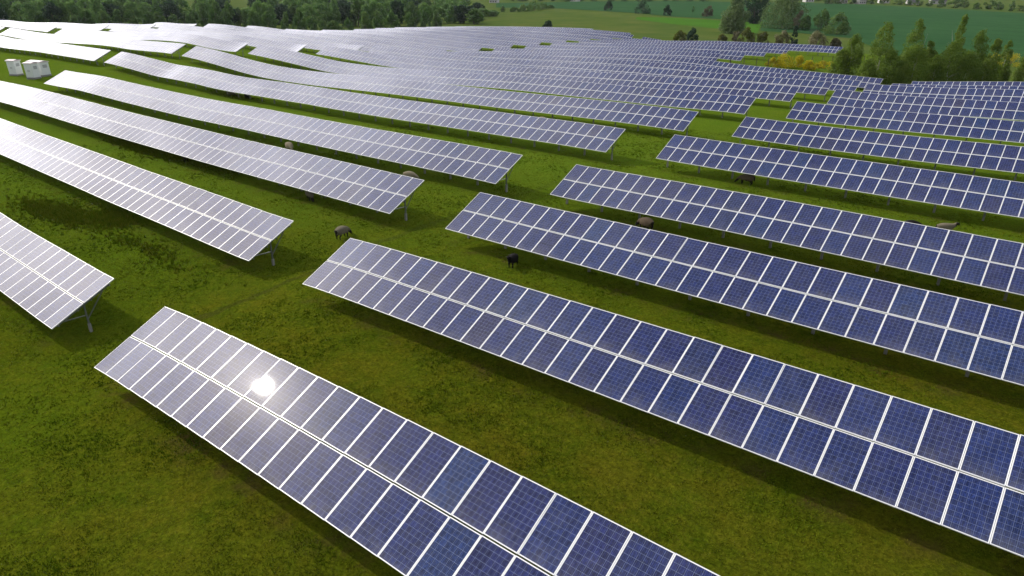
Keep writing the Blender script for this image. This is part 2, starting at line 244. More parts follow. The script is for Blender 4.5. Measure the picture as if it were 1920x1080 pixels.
('wood_tree', -429.4, 159.6, -11.3, 11.9, 10.6, 'G:dark green tree in the dense wood behind the panels'),
('wood_tree', -413.8, 159.8, -11.3, 10.3, 10.6, 'G:dark green tree in the dense wood behind the panels'),
('wood_tree', -412.3, 166.5, -11.61, 10.6, 10.5, 'G:dark green tree in the dense wood behind the panels'),
('wood_tree', -422.1, 179.8, -12.2, 10.7, 11.4, 'G:dark green tree in the dense wood behind the panels'),
('wood_tree', -420.8, 186.0, -12.47, 12.4, 11.3, 'G:dark green tree in the dense wood behind the panels'),
('wood_tree', -421.0, 195.5, -12.84, 11.2, 8.5, 'G:dark green tree in the dense wood behind the panels'),
('wood_tree', -403.9, 195.6, -12.88, 11.1, 11.7, 'G:dark green tree in the dense wood behind the panels'),
('wood_tree', -403.8, 203.1, -13.17, 12.2, 12.5, 'G:dark green tree in the dense wood behind the panels'),
('wood_tree', -412.3, 215.9, -13.59, 12.2, 12.1, 'G:dark green tree in the dense wood behind the panels'),
('wood_tree', -420.2, 227.0, -13.9, 4.5, 9.6, 'G:dark green tree in the dense wood behind the panels'),
('wood_tree', -405.2, 225.9, -13.91, 11.6, 12.3, 'G:dark green tree in the dense wood behind the panels'),
('wood_tree', -414.9, 241.6, -14.31, 12.4, 10.4, 'G:dark green tree in the dense wood behind the panels'),
('wood_tree', -388.2, 236.5, -14.23, 7.3, 9.0, 'G:dark green tree in the dense wood behind the panels'),
('wood_tree', -391.8, 247.2, -14.48, 7.1, 12.4, 'G:dark green tree in the dense wood behind the panels'),
('wood_tree', -380.6, 250.4, -14.54, 11.0, 11.1, 'G:dark green tree in the dense wood behind the panels'),
('wood_tree', -378.2, 256.8, -14.66, 12.7, 10.9, 'G:dark green tree in the dense wood behind the panels'),
('wood_tree', -372.3, 260.4, -14.7, 9.5, 11.2, 'G:dark green tree in the dense wood behind the panels'),
('wood_tree', -359.7, 260.3, -14.64, 11.2, 10.8, 'G:dark green tree in the dense wood behind the panels'),
('wood_tree', -354.5, 265.0, -14.67, 13.0, 11.7, 'G:dark green tree in the dense wood behind the panels'),
('wood_tree', -356.2, 275.6, -14.83, 11.8, 9.1, 'G:dark green tree in the dense wood behind the panels'),
('wood_tree', -337.4, 274.3, -14.65, 11.1, 10.3, 'G:dark green tree in the dense wood behind the panels'),
('wood_tree', -341.0, 289.5, -14.84, 10.8, 12.5, 'G:dark green tree in the dense wood behind the panels'),
('wood_tree', -337.6, 295.1, -14.85, 11.3, 14.3, 'G:dark green tree in the dense wood behind the panels'),
('wood_tree', -321.1, 292.4, -14.64, 13.0, 12.9, 'G:dark green tree in the dense wood behind the panels'),
('wood_tree', -307.6, 293.8, -14.47, 12.2, 10.4, 'G:dark green tree in the dense wood behind the panels'),
('wood_tree', -311.2, 306.7, -14.6, 12.1, 11.5, 'G:dark green tree in the dense wood behind the panels'),
('wood_tree', -315.8, 325.6, -14.73, 9.0, 14.2, 'G:dark green tree in the dense wood behind the panels'),
('wood_tree', -310.1, 332.0, -14.67, 9.9, 10.3, 'G:dark green tree in the dense wood behind the panels'),
('wood_tree', -305.7, 340.9, -14.61, 10.2, 14.0, 'G:dark green tree in the dense wood behind the panels'),
('wood_tree', -293.4, 340.8, -14.44, 10.1, 9.5, 'G:dark green tree in the dense wood behind the panels'),
('wood_tree', -298.5, 358.3, -14.51, 5.6, 15.5, 'G:dark green tree in the dense wood behind the panels'),
('wood_tree', -494.4, 129.0, -9.94, 10.0, 13.6, 'G:dark green tree in the dense wood behind the panels'),
('wood_tree', -507.9, 141.6, -10.42, 10.1, 11.6, 'G:dark green tree in the dense wood behind the panels'),
('wood_tree', -507.5, 150.2, -10.75, 11.5, 12.7, 'G:dark green tree in the dense wood behind the panels'),
('wood_tree', -503.5, 156.1, -10.99, 11.3, 10.5, 'G:dark green tree in the dense wood behind the panels'),
('wood_tree', -481.0, 156.6, -11.09, 11.7, 13.3, 'G:dark green tree in the dense wood behind the panels'),
('wood_tree', -497.8, 168.5, -11.48, 10.5, 14.6, 'G:dark green tree in the dense wood behind the panels'),
('wood_tree', -504.3, 180.7, -11.88, 12.7, 13.4, 'G:dark green tree in the dense wood behind the panels'),
('wood_tree', -481.1, 179.3, -11.96, 10.6, 10.9, 'G:dark green tree in the dense wood behind the panels'),
('wood_tree', -482.4, 190.3, -12.35, 12.3, 11.4, 'G:dark green tree in the dense wood behind the panels'),
('wood_tree', -497.5, 203.9, -12.69, 11.8, 12.6, 'G:dark green tree in the dense wood behind the panels'),
('wood_tree', -488.9, 209.5, -12.93, 12.0, 10.6, 'G:dark green tree in the dense wood behind the panels'),
('wood_tree', -488.4, 219.6, -13.23, 11.6, 12.6, 'G:dark green tree in the dense wood behind the panels'),
('wood_tree', -482.4, 226.2, -13.47, 13.3, 15.4, 'G:dark green tree in the dense wood behind the panels'),
('wood_tree', -476.8, 235.5, -13.77, 13.3, 14.5, 'G:dark green tree in the dense wood behind the panels'),
('wood_tree', -482.2, 246.9, -14.0, 11.8, 12.5, 'G:dark green tree in the dense wood behind the panels'),
('wood_tree', -463.8, 248.2, -14.19, 2.5, 13.6, 'G:dark green tree in the dense wood behind the panels'),
('wood_tree', -456.3, 253.5, -14.36, 13.4, 13.7, 'G:dark green tree in the dense wood behind the panels'),
('wood_tree', -464.9, 270.2, -14.63, 13.8, 11.4, 'G:dark green tree in the dense wood behind the panels'),
('wood_tree', -449.8, 273.2, -14.8, 4.9, 9.8, 'G:dark green tree in the dense wood behind the panels'),
('wood_tree', -458.1, 290.0, -15.0, 4.2, 13.8, 'G:dark green tree in the dense wood behind the panels'),
('wood_tree', -429.9, 281.3, -15.04, 13.1, 15.5, 'G:dark green tree in the dense wood behind the panels'),
('wood_tree', -413.5, 282.3, -15.1, 11.2, 13.8, 'G:dark green tree in the dense wood behind the panels'),
('wood_tree', -406.0, 291.5, -15.22, 13.2, 14.5, 'G:dark green tree in the dense wood behind the panels'),
('wood_tree', -409.2, 307.4, -15.36, 13.0, 13.8, 'G:dark green tree in the dense wood behind the panels'),
('wood_tree', -389.7, 305.8, -15.31, 12.8, 15.1, 'G:dark green tree in the dense wood behind the panels'),
('wood_tree', -380.4, 313.8, -15.31, 11.3, 9.9, 'G:dark green tree in the dense wood behind the panels'),
('wood_tree', -370.2, 315.2, -15.25, 11.2, 15.6, 'G:dark green tree in the dense wood behind the panels'),
('wood_tree', -361.5, 321.6, -15.21, 11.4, 13.8, 'G:dark green tree in the dense wood behind the panels'),
('wood_tree', -355.7, 329.3, -15.18, 13.0, 12.1, 'G:dark green tree in the dense wood behind the panels'),
('wood_tree', -356.4, 344.0, -15.2, 12.4, 12.6, 'G:dark green tree in the dense wood behind the panels'),
('wood_tree', -350.8, 351.8, -15.14, 11.2, 11.0, 'G:dark green tree in the dense wood behind the panels'),
('wood_tree', -369.8, 383.9, -15.23, 9.6, 16.7, 'G:dark green tree in the dense wood behind the panels'),
('wood_tree', -357.3, 389.9, -15.1, 10.3, 14.2, 'G:dark green tree in the dense wood behind the panels'),
('wood_tree', -336.9, 380.7, -14.93, 9.0, 11.3, 'G:dark green tree in the dense wood behind the panels'),
('wood_tree', -344.9, 405.5, -14.92, 3.0, 12.6, 'G:dark green tree in the dense wood behind the panels'),
('wood_tree', -570.0, 149.5, -10.47, 10.1, 15.4, 'G:dark green tree in the dense wood behind the panels'),
('wood_tree', -559.0, 157.5, -10.78, 11.4, 10.4, 'G:dark green tree in the dense wood behind the panels'),
('wood_tree', -572.7, 173.4, -11.2, 11.3, 9.8, 'G:dark green tree in the dense wood behind the panels'),
('wood_tree', -557.3, 179.2, -11.48, 10.8, 15.8, 'G:dark green tree in the dense wood behind the panels'),
('wood_tree', -569.0, 194.2, -11.84, 10.5, 14.1, 'G:dark green tree in the dense wood behind the panels'),
('wood_tree', -573.4, 203.9, -12.07, 10.3, 14.9, 'G:dark green tree in the dense wood behind the panels'),
('wood_tree', -568.5, 210.4, -12.29, 12.5, 12.6, 'G:dark green tree in the dense wood behind the panels'),
('wood_tree', -561.4, 216.0, -12.5, 12.0, 11.9, 'G:dark green tree in the dense wood behind the panels'),
('wood_tree', -566.4, 229.6, -12.79, 12.2, 14.9, 'G:dark green tree in the dense wood behind the panels'),
('wood_tree', -550.3, 232.7, -13.02, 12.4, 13.0, 'G:dark green tree in the dense wood behind the panels'),
('wood_tree', -537.1, 239.7, -13.31, 12.9, 15.0, 'G:dark green tree in the dense wood behind the panels'),
('wood_tree', -540.4, 253.4, -13.58, 11.5, 17.6, 'G:dark green tree in the dense wood behind the panels'),
('wood_tree', -538.0, 261.6, -13.77, 11.0, 16.9, 'G:dark green tree in the dense wood behind the panels'),
('wood_tree', -548.6, 279.4, -13.99, 13.4, 15.8, 'G:dark green tree in the dense wood behind the panels'),
('wood_tree', -529.0, 295.6, -14.44, 12.6, 18.2, 'G:dark green tree in the dense wood behind the panels'),
('wood_tree', -508.1, 298.5, -14.68, 10.9, 11.9, 'G:dark green tree in the dense wood behind the panels'),
('wood_tree', -507.3, 338.5, -15.08, 11.5, 18.6, 'G:dark green tree in the dense wood behind the panels'),
('wood_tree', -488.8, 337.6, -15.22, 4.7, 18.2, 'G:dark green tree in the dense wood behind the panels'),
('wood_tree', -479.0, 344.7, -15.32, 11.7, 17.3, 'G:dark green tree in the dense wood behind the panels'),
('wood_tree', -482.0, 364.7, -15.37, 11.5, 16.9, 'G:dark green tree in the dense wood behind the panels'),
('wood_tree', -460.3, 361.8, -15.46, 11.6, 17.0, 'G:dark green tree in the dense wood behind the panels'),
('wood_tree', -448.7, 365.3, -15.5, 11.3, 18.4, 'G:dark green tree in the dense wood behind the panels'),
('wood_tree', -459.8, 390.9, -15.46, 13.2, 15.8, 'G:dark green tree in the dense wood behind the panels'),
('wood_tree', -446.5, 395.4, -15.47, 11.9, 17.0, 'G:dark green tree in the dense wood behind the panels'),
('wood_tree', -439.8, 403.1, -15.45, 11.6, 19.2, 'G:dark green tree in the dense wood behind the panels'),
('wood_tree', -417.4, 403.7, -15.41, 14.2, 15.3, 'G:dark green tree in the dense wood behind the panels'),
('wood_tree', -421.8, 427.6, -15.32, 9.0, 16.4, 'G:dark green tree in the dense wood behind the panels'),
('wood_tree', -424.4, 450.6, -15.22, 10.5, 12.4, 'G:dark green tree in the dense wood behind the panels'),
('wood_tree', -394.4, 436.7, -15.16, 10.1, 16.2, 'G:dark green tree in the dense wood behind the panels'),
('wood_tree', -642.2, 169.3, -10.72, 9.9, 17.7, 'G:dark green tree in the dense wood behind the panels'),
('wood_tree', -658.0, 186.0, -11.06, 9.3, 18.2, 'G:dark green tree in the dense wood behind the panels'),
('wood_tree', -654.7, 195.8, -11.31, 10.7, 15.6, 'G:dark green tree in the dense wood behind the panels'),
('wood_tree', -669.1, 214.4, -11.65, 12.0, 12.7, 'G:dark green tree in the dense wood behind the panels'),
('wood_tree', -640.5, 220.8, -11.98, 11.5, 15.3, 'G:dark green tree in the dense wood behind the panels'),
('wood_tree', -630.2, 231.1, -12.28, 10.2, 12.5, 'G:dark green tree in the dense wood behind the panels'),
('wood_tree', -624.7, 239.8, -12.51, 10.1, 16.3, 'G:dark green tree in the dense wood behind the panels'),
('wood_tree', -618.0, 248.8, -12.75, 10.7, 13.8, 'G:dark green tree in the dense wood behind the panels'),
('wood_tree', -614.2, 261.5, -13.03, 9.9, 18.5, 'G:dark green tree in the dense wood behind the panels'),
('wood_tree', -609.2, 275.3, -13.32, 10.3, 14.6, 'G:dark green tree in the dense wood behind the panels'),
('wood_tree', -613.4, 293.5, -13.57, 11.1, 19.8, 'G:dark green tree in the dense wood behind the panels'),
('wood_tree', -618.1, 311.2, -13.77, 11.7, 12.6, 'G:dark green tree in the dense wood behind the panels'),
('wood_tree', -607.7, 338.2, -14.18, 10.7, 15.8, 'G:dark green tree in the dense wood behind the panels'),
('wood_tree', -602.6, 353.0, -14.35, 13.1, 15.7, 'G:dark green tree in the dense wood behind the panels'),
('wood_tree', -587.0, 377.2, -14.65, 12.4, 14.3, 'G:dark green tree in the dense wood behind the panels'),
('wood_tree', -554.8, 374.5, -14.89, 11.9, 13.2, 'G:dark green tree in the dense wood behind the panels'),
('wood_tree', -545.1, 406.3, -15.06, 11.9, 15.5, 'G:dark green tree in the dense wood behind the panels'),
('wood_tree', -521.7, 411.6, -15.2, 13.1, 19.6, 'G:dark green tree in the dense wood behind the panels'),
('wood_tree', -517.1, 427.0, -15.22, 11.8, 13.5, 'G:dark green tree in the dense wood behind the panels'),
('wood_tree', -509.3, 441.8, -15.24, 13.6, 14.9, 'G:dark green tree in the dense wood behind the panels'),
('wood_tree', -492.3, 452.8, -15.26, 11.3, 14.0, 'G:dark green tree in the dense wood behind the panels'),
('wood_tree', -468.4, 453.6, -15.28, 12.1, 19.7, 'G:dark green tree in the dense wood behind the panels'),
('wood_tree', -475.7, 486.0, -15.16, 9.6, 15.2, 'G:dark green tree in the dense wood behind the panels'),
('wood_tree', -471.8, 506.7, -15.07, 10.5, 18.3, 'G:dark green tree in the dense wood behind the panels'),
('wood_tree', -440.5, 500.6, -15.03, 9.3, 20.5, 'G:dark green tree in the dense wood behind the panels'),
('wood_tree', -747.2, 198.1, -10.94, 9.5, 18.4, 'G:dark green tree in the dense wood behind the panels'),
('wood_tree', -785.3, 222.6, -11.25, 10.0, 17.7, 'G:dark green tree in the dense wood behind the panels'),
('wood_tree', -730.6, 226.3, -11.55, 11.1, 16.4, 'G:dark green tree in the dense wood behind the panels'),
('wood_tree', -750.7, 250.8, -11.88, 9.5, 16.3, 'G:dark green tree in the dense wood behind the panels'),
('wood_tree', -726.6, 259.9, -12.16, 10.7, 21.1, 'G:dark green tree in the dense wood behind the panels'),
('wood_tree', -718.9, 279.4, -12.52, 9.2, 16.9, 'G:dark green tree in the dense wood behind the panels'),
('wood_tree', -706.8, 294.1, -12.82, 11.1, 17.9, 'G:dark green tree in the dense wood behind the panels'),
('wood_tree', -706.4, 316.9, -13.13, 10.7, 18.6, 'G:dark green tree in the dense wood behind the panels'),
('wood_tree', -722.2, 341.0, -13.32, 9.8, 17.2, 'G:dark green tree in the dense wood behind the panels'),
('wood_tree', -702.1, 350.6, -13.55, 10.7, 16.0, 'G:dark green tree in the dense wood behind the panels'),
('wood_tree', -676.5, 387.4, -14.05, 10.6, 19.2, 'G:dark green tree in the dense wood behind the panels'),
('wood_tree', -630.1, 406.9, -14.48, 10.3, 18.6, 'G:dark green tree in the dense wood behind the panels'),
('wood_tree', -641.5, 436.8, -14.54, 10.9, 15.7, 'G:dark green tree in the dense wood behind the panels'),
('wood_tree', -614.6, 447.0, -14.72, 12.7, 21.0, 'G:dark green tree in the dense wood behind the panels'),
('wood_tree', -624.8, 482.8, -14.75, 11.3, 24.8, 'G:dark green tree in the dense wood behind the panels'),
('wood_tree', -575.5, 477.3, -14.95, 10.2, 14.8, 'G:dark green tree in the dense wood behind the panels'),
('wood_tree', -560.1, 495.3, -15.0, 10.2, 17.9, 'G:dark green tree in the dense wood behind the panels'),
('wood_tree', -540.3, 513.0, -15.03, 12.4, 15.1, 'G:dark green tree in the dense wood behind the panels'),
('wood_tree', -566.5, 563.3, -14.92, 10.3, 23.1, 'G:dark green tree in the dense wood behind the panels'),
('wood_tree', -537.6, 567.5, -14.92, 8.9, 16.8, 'G:dark green tree in the dense wood behind the panels'),
('wood_tree', -529.7, 584.9, -14.88, 9.6, 24.9, 'G:dark green tree in the dense wood behind the panels'),
('wood_tree', -323.9, 363.9, -14.82, 6.5, 12.6, 'G:dark green tree in the dense wood behind the panels'),
('wood_tree', -318.3, 374.3, -14.73, 6.2, 13.4, 'G:dark green tree in the dense wood behind the panels'),
('wood_tree', -314.0, 383.6, -14.65, 4.9, 12.8, 'G:dark green tree in the dense wood behind the panels'),
('wood_tree', -311.7, 392.6, -14.59, 3.5, 9.9, 'G:dark green tree in the dense wood behind the panels'),
('wood_tree', -327.2, 377.4, -14.83, 10.1, 13.7, 'G:dark green tree in the dense wood behind the panels'),
('wood_tree', -327.4, 393.1, -14.78, 8.2, 11.6, 'G:dark green tree in the dense wood behind the panels'),
('far_tree', -175.7, 720.2, -13.22, 6.5, 13.2, 'G:distant tree in the belt along the far edge of the crop field'),
('far_tree', -170.8, 735.4, -13.21, 5.4, 12.3, 'G:distant tree in the belt along the far edge of the crop field'),
('far_tree', -161.2, 738.8, -13.19, 8.1, 12.3, 'G:distant tree in the belt along the far edge of the crop field'),
('far_tree', -154.8, 749.1, -13.19, 5.0, 13.8, 'G:distant tree in the belt along the far edge of the crop field'),
('far_tree', -144.7, 748.6, -13.17, 7.6, 8.8, 'G:distant tree in the belt along the far edge of the crop field'),
('far_tree', -134.4, 746.5, -13.15, 7.0, 8.4, 'G:distant tree in the belt along the far edge of the crop field'),
('far_tree', -121.0, 739.6, -13.14, 4.3, 10.8, 'G:distant tree in the belt along the far edge of the crop field'),
('far_tree', -111.3, 735.7, -13.13, 3.9, 9.2, 'G:distant tree in the belt along the far edge of the crop field'),
('far_tree', -102.1, 723.5, -13.11, 4.5, 9.0, 'G:distant tree in the belt along the far edge of the crop field'),
('far_tree', -92.2, 721.8, -13.11, 4.9, 8.0, 'G:distant tree in the belt along the far edge of the crop field'),
('far_tree', -81.6, 708.2, -13.1, 7.2, 10.5, 'G:distant tree in the belt along the far edge of the crop field'),
('far_tree', -70.5, 698.7, -13.1, 7.2, 11.6, 'G:distant tree in the belt along the far edge of the crop field'),
('far_tree', -64.5, 707.3, -13.11, 7.5, 8.0, 'G:distant tree in the belt along the far edge of the crop field'),
('far_tree', -53.0, 686.5, -13.11, 4.5, 9.6, 'G:distant tree in the belt along the far edge of the crop field'),
('far_tree', -45.4, 694.1, -13.12, 5.9, 11.1, 'G:distant tree in the belt along the far edge of the crop field'),
('far_tree', -38.2, 684.6, -13.12, 6.4, 8.6, 'G:distant tree in the belt along the far edge of the crop field'),
('far_tree', -28.0, 669.3, -13.14, 6.7, 6.9, 'G:distant tree in the belt along the far edge of the crop field'),
('far_tree', -23.2, 675.9, -13.14, 3.7, 10.0, 'G:distant tree in the belt along the far edge of the crop field'),
('far_tree', -16.1, 667.0, -13.16, 7.0, 9.3, 'G:distant tree in the belt along the far edge of the crop field'),
('far_tree', -7.4, 658.9, -13.17, 5.1, 7.5, 'G:distant tree in the belt along the far edge of the crop field'),
('far_tree', -480.3, 626.6, -14.68, 5.2, 12.7, 'G:distant tree in the belt along the far edge of the crop field'),
('far_tree', -467.7, 626.8, -14.64, 5.4, 16.6, 'G:distant tree in the belt along the far edge of the crop field'),
('far_tree', -449.6, 635.4, -14.55, 5.4, 10.6, 'G:distant tree in the belt along the far edge of the crop field'),
('far_tree', -442.7, 646.0, -14.49, 5.3, 14.1, 'G:distant tree in the belt along the far edge of the crop field'),
('far_tree', -423.6, 644.5, -14.41, 5.5, 13.4, 'G:distant tree in the belt along the far edge of the crop field'),
('far_tree', -414.5, 659.8, -14.33, 5.3, 11.8, 'G:distant tree in the belt along the far edge of the crop field'),
('far_tree', -395.3, 660.5, -14.23, 5.5, 14.1, 'G:distant tree in the belt along the far edge of the crop field'),
('far_tree', -383.9, 671.7, -14.15, 5.4, 15.3, 'G:distant tree in the belt along the far edge of the crop field'),
('far_tree', -371.4, 679.8, -14.07, 5.4, 12.5, 'G:distant tree in the belt along the far edge of the crop field'),
('far_tree', -354.0, 677.4, -13.98, 5.6, 10.4, 'G:distant tree in the belt along the far edge of the crop field'),
('far_tree', -346.9, 688.9, -13.93, 5.4, 12.8, 'G:distant tree in the belt along the far edge of the crop field'),
('far_tree', -337.2, 707.4, -13.85, 5.1, 13.2, 'G:distant tree in the belt along the far edge of the crop field'),
('far_tree', -329.3, 717.7, -13.8, 5.0, 15.3, 'G:distant tree in the belt along the far edge of the crop field'),
('far_tree', -314.8, 716.7, -13.74, 5.2, 11.8, 'G:distant tree in the belt along the far edge of the crop field'),
('far_tree', -299.1, 716.9, -13.66, 5.4, 16.3, 'G:distant tree in the belt along the far edge of the crop field'),
('far_tree', -218.2, 780.2, -13.34, 5.1, 13.7, 'G:distant tree in the belt along the far edge of the crop field'),
('far_tree', -206.8, 794.1, -13.31, 5.0, 12.0, 'G:distant tree in the belt along the far edge of the crop field'),
('far_tree', -191.4, 791.3, -13.27, 5.3, 10.9, 'G:distant tree in the belt along the far edge of the crop field')]
HOUSES=[(-467.3, 578.4, -14.79, 'small white house at the end of the wood'), (-415.8, 650.8, -14.36, 'pale house half hidden in the far tree belt above the meadow'), (-207.7, 761.4, -13.31, "white house at the picture's top edge right of the broad tree"), (-171.3, 745.5, -13.22, 'dark roofed house with white gable, left of the pair beyond the crop field'), (-154.1, 741.9, -13.18, 'white gabled house right of the dark roofed house beyond the crop field'), (-141.3, 775.9, -13.17, 'house with orange red roof beyond the crop field'), (-113.0, 758.7, -13.13, 'low white house beyond the crop field, right of the red roof'), (-96.9, 786.1, -13.13, 'pale long house in the trees farthest right beyond the crop field')]
CROP=[(-398.2, 498.6), (-342.7, 511.2), (-286.8, 491.1), (-237.0, 470.4), (-198.3, 444.4), (-162.4, 435.5), (-130.0, 435.4)]
CROP_FAR=[(-457.5, 569.3), (-421.7, 621.9), (-395.1, 662.6), (-359.8, 691.1), (-331.2, 708.3), (-285.3, 718.6), (-237.6, 731.8)]
CROP2=[(-107.6, 362.3), (-87.2, 361.2), (-58.1, 344.3), (-18.2, 249.0), (16.7, 273.2)]
CROP2_FAR=[(-237.2, 732.1), (-209.6, 742.5), (-155.5, 725.3), (-106.0, 700.3), (-4.3, 631.1)]
STRIP=[(-204.3, 404.7), (-165.5, 379.2), (-133.2, 364.8), (-103.5, 347.7)]
STRIP_FAR=[(-214.3, 426.0), (-192.6, 433.1), (-158.2, 425.7), (-129.3, 424.4)]
rng = np.random.default_rng(7)
random.seed(7)

# ---------------------------------------------------------------- helpers
def tag(o, label=None, cat=None, group=None, kind=None):
    if label: o["label"] = label
    if cat: o["category"] = cat
    if group: o["group"] = group
    if kind: o["kind"] = kind
    return o

def empty(name, loc, rz=0.0):
    o = bpy.data.objects.new(name, None)
    o.empty_display_size = 0.5
    o.location = loc
    o.rotation_euler = (0, 0, rz)
    COL.objects.link(o)
    return o

def link(name, me, parent=None, loc=None):
    o = bpy.data.objects.new(name, me)
    COL.objects.link(o)
    if parent is not None: o.parent = parent
    if loc is not None: o.location = loc
    return o

def mesh_np(name, V, F, mats=(), mi=None, smooth=False):
    """V (n,3), F list of (m,k) index arrays (k = 3 or 4)."""
    me = bpy.data.meshes.new(name)
    V = np.asarray(V, np.float32)
    if not isinstance(F, (list, tuple)): F = [F]
    F = [np.asarray(f, np.int32) for f in F if len(f)]
    nl = sum(f.size for f in F)
    npoly = sum(len(f) for f in F)
    me.vertices.add(len(V)); me.vertices.foreach_set("co", V.ravel())
    me.loops.add(nl); me.polygons.add(npoly)
    me.loops.foreach_set("vertex_index", np.concatenate([f.ravel() for f in F]))
    st, c = [], 0
    for f in F:
        st.append(c + np.arange(len(f)) * f.shape[1]); c += f.size
    me.polygons.foreach_set("loop_start", np.concatenate(st).astype(np.int32))
    for m in mats: me.materials.append(m)
    if mi is not None: me.polygons.foreach_set("material_index", np.asarray(mi, np.int32))
    me.polygons.foreach_set("use_smooth", np.full(npoly, smooth, bool))
    me.update(calc_edges=True)
    return me

BOXF = np.array([[0, 3, 2, 1], [4, 5, 6, 7], [0, 1, 5, 4], [1, 2, 6, 5], [2, 3, 7, 6], [3, 0, 4, 7]])
class MB:
    """collects boxes, bars and tubes into one mesh"""
    def __init__(s): s.V, s.F, s.M, s.n = [], [], [], 0
    def add(s, V, F, m=0):
        V = np.asarray(V, float); F = np.asarray(F)
        s.V.append(V); s.F.append(F + s.n); s.M += [m] * len(F); s.n += len(V)
    def box(s, x0, x1, y0, y1, z0, z1, m=0):
        s.add([(x0, y0, z0), (x1, y0, z0), (x1, y1, z0), (x0, y1, z0), (x0, y0, z1), (x1, y0, z1), (x1, y1, z1), (x0, y1, z1)], BOXF, m)
    def bar(s, a, b, w, t, m=0, up=(0, 0, 1)):
        a, b = np.array(a, float), np.array(b, float)
        d = b - a; d /= np.linalg.norm(d)
        u = np.array(up, float)
        if abs(d @ u) > 0.95: u = np.array((0, 1.0, 0))
        e = np.cross(d, u); e /= np.linalg.norm(e); g = np.cross(e, d)
        q = []
        for p in (a, b):
            for sx, sz in ((-1, -1), (1, -1), (1, 1), (-1, 1)): q.append(p + e * sx * w / 2 + g * sz * t / 2)
        s.add(q, [[0, 1, 2, 3], [7, 6, 5, 4], [0, 4, 5, 1], [1, 5, 6, 2], [2, 6, 7, 3], [3, 7, 4, 0]], m)
    def tube(s, pts, rad, n=6, m=0):
        pts = np.asarray(pts, float); rad = np.broadcast_to(rad, len(pts))
        base = s.n; V = []
        for i, p in enumerate(pts):
            d = pts[min(i + 1, len(pts) - 1)] - pts[max(i - 1, 0)]; d /= np.linalg.norm(d) + 1e-9
            u = np.array((1.0, 0, 0)) if abs(d[0]) < 0.8 else np.array((0, 1.0, 0))
            e = np.cross(d, u); e /= np.linalg.norm(e); g = np.cross(d, e)
            for k in range(n):
                a = 2 * math.pi * k / n
                V.append(p + rad[i] * (math.cos(a) * e + math.sin(a) * g))
        F = []
        for i in range(len(pts) - 1):
            for k in range(n):
                k2 = (k + 1) % n
                F.append([i * n + k, i * n + k2, (i + 1) * n + k2, (i + 1) * n + k])
        s.add(V, F, m)
    def mesh(s, name, mats, smooth=False):
        return mesh_np(name, np.concatenate(s.V), [np.concatenate(s.F)], mats, s.M, smooth)

def new_mat(name):
    m = bpy.data.materials.new(name); m.use_nodes = True
    nt = m.node_tree; nt.nodes.clear()
    out = nt.nodes.new("ShaderNodeOutputMaterial")
    b = nt.nodes.new("ShaderNodeBsdfPrincipled")
    nt.links.new(b.outputs[0], out.inputs[0])
    return m, nt, b

def N(nt, t, **kw):
    n = nt.nodes.new("ShaderNode" + t)
    for k, v in kw.items():
        if k.startswith("i_"): n.inputs[k[2:].replace("_", " ")].default_value = v
        else: setattr(n, k, v)
    return n

def math_n(nt, op, a, b=None, c=None):
    n = nt.nodes.new("ShaderNodeMath"); n.operation = op
    for i, v in enumerate((a, b, c)):
        if v is None: continue
        if isinstance(v, (int, float)): n.inputs[i].default_value = v
        else: nt.links.new(v, n.inputs[i])
    return n.outputs[0]

def mix_n(nt, fac, a, b, blend='MIX'):
    n = nt.nodes.new("ShaderNodeMix"); n.data_type = 'RGBA'; n.blend_type = blend
    for i, v in ((0, fac), (6, a), (7, b)):
        if isinstance(v, (int, float)): n.inputs[i].default_value = v
        elif isinstance(v, tuple): n.inputs[i].default_value = v + (1,) if len(v) == 3 else v
        else: nt.links.new(v, n.inputs[i])
    return n.outputs[2]

def ramp_n(nt, fac, stops):
    n = nt.nodes.new("ShaderNodeValToRGB"); e = n.color_ramp.elements
    while len(e) < len(stops): e.new(0.5)
    for el, (p, c) in zip(e, stops):
        el.position = p; el.color = (c + (1,)) if isinstance(c, tuple) else (c, c, c, 1)
    nt.links.new(fac, n.inputs[0]); return n.outputs[0]

def noise_n(nt, vec, scale, detail=4, rough=0.55):
    n = nt.nodes.new("ShaderNodeTexNoise")
    n.inputs["Scale"].default_value = scale; n.inputs["Detail"].default_value = detail; n.inputs["Roughness"].default_value = rough
    if vec is not None: nt.links.new(vec, n.inputs["Vector"])
    return n.outputs["Fac"]

def simple_mat(name, col, rough=0.5, metal=0.0, var=0.12, scale=6.0):
    m, nt, b = new_mat(name)
    tc = N(nt, "TexCoord")
    f = noise_n(nt, tc.outputs["Object"], scale, 5)
    c = mix_n(nt, f, tuple(x * (1 - var) for x in col), tuple(min(1, x * (1 + var)) for x in col))
    nt.links.new(c, b.inputs["Base Color"])
    b.inputs["Roughness"].default_value = rough; b.inputs["Metallic"].default_value = metal
    return m

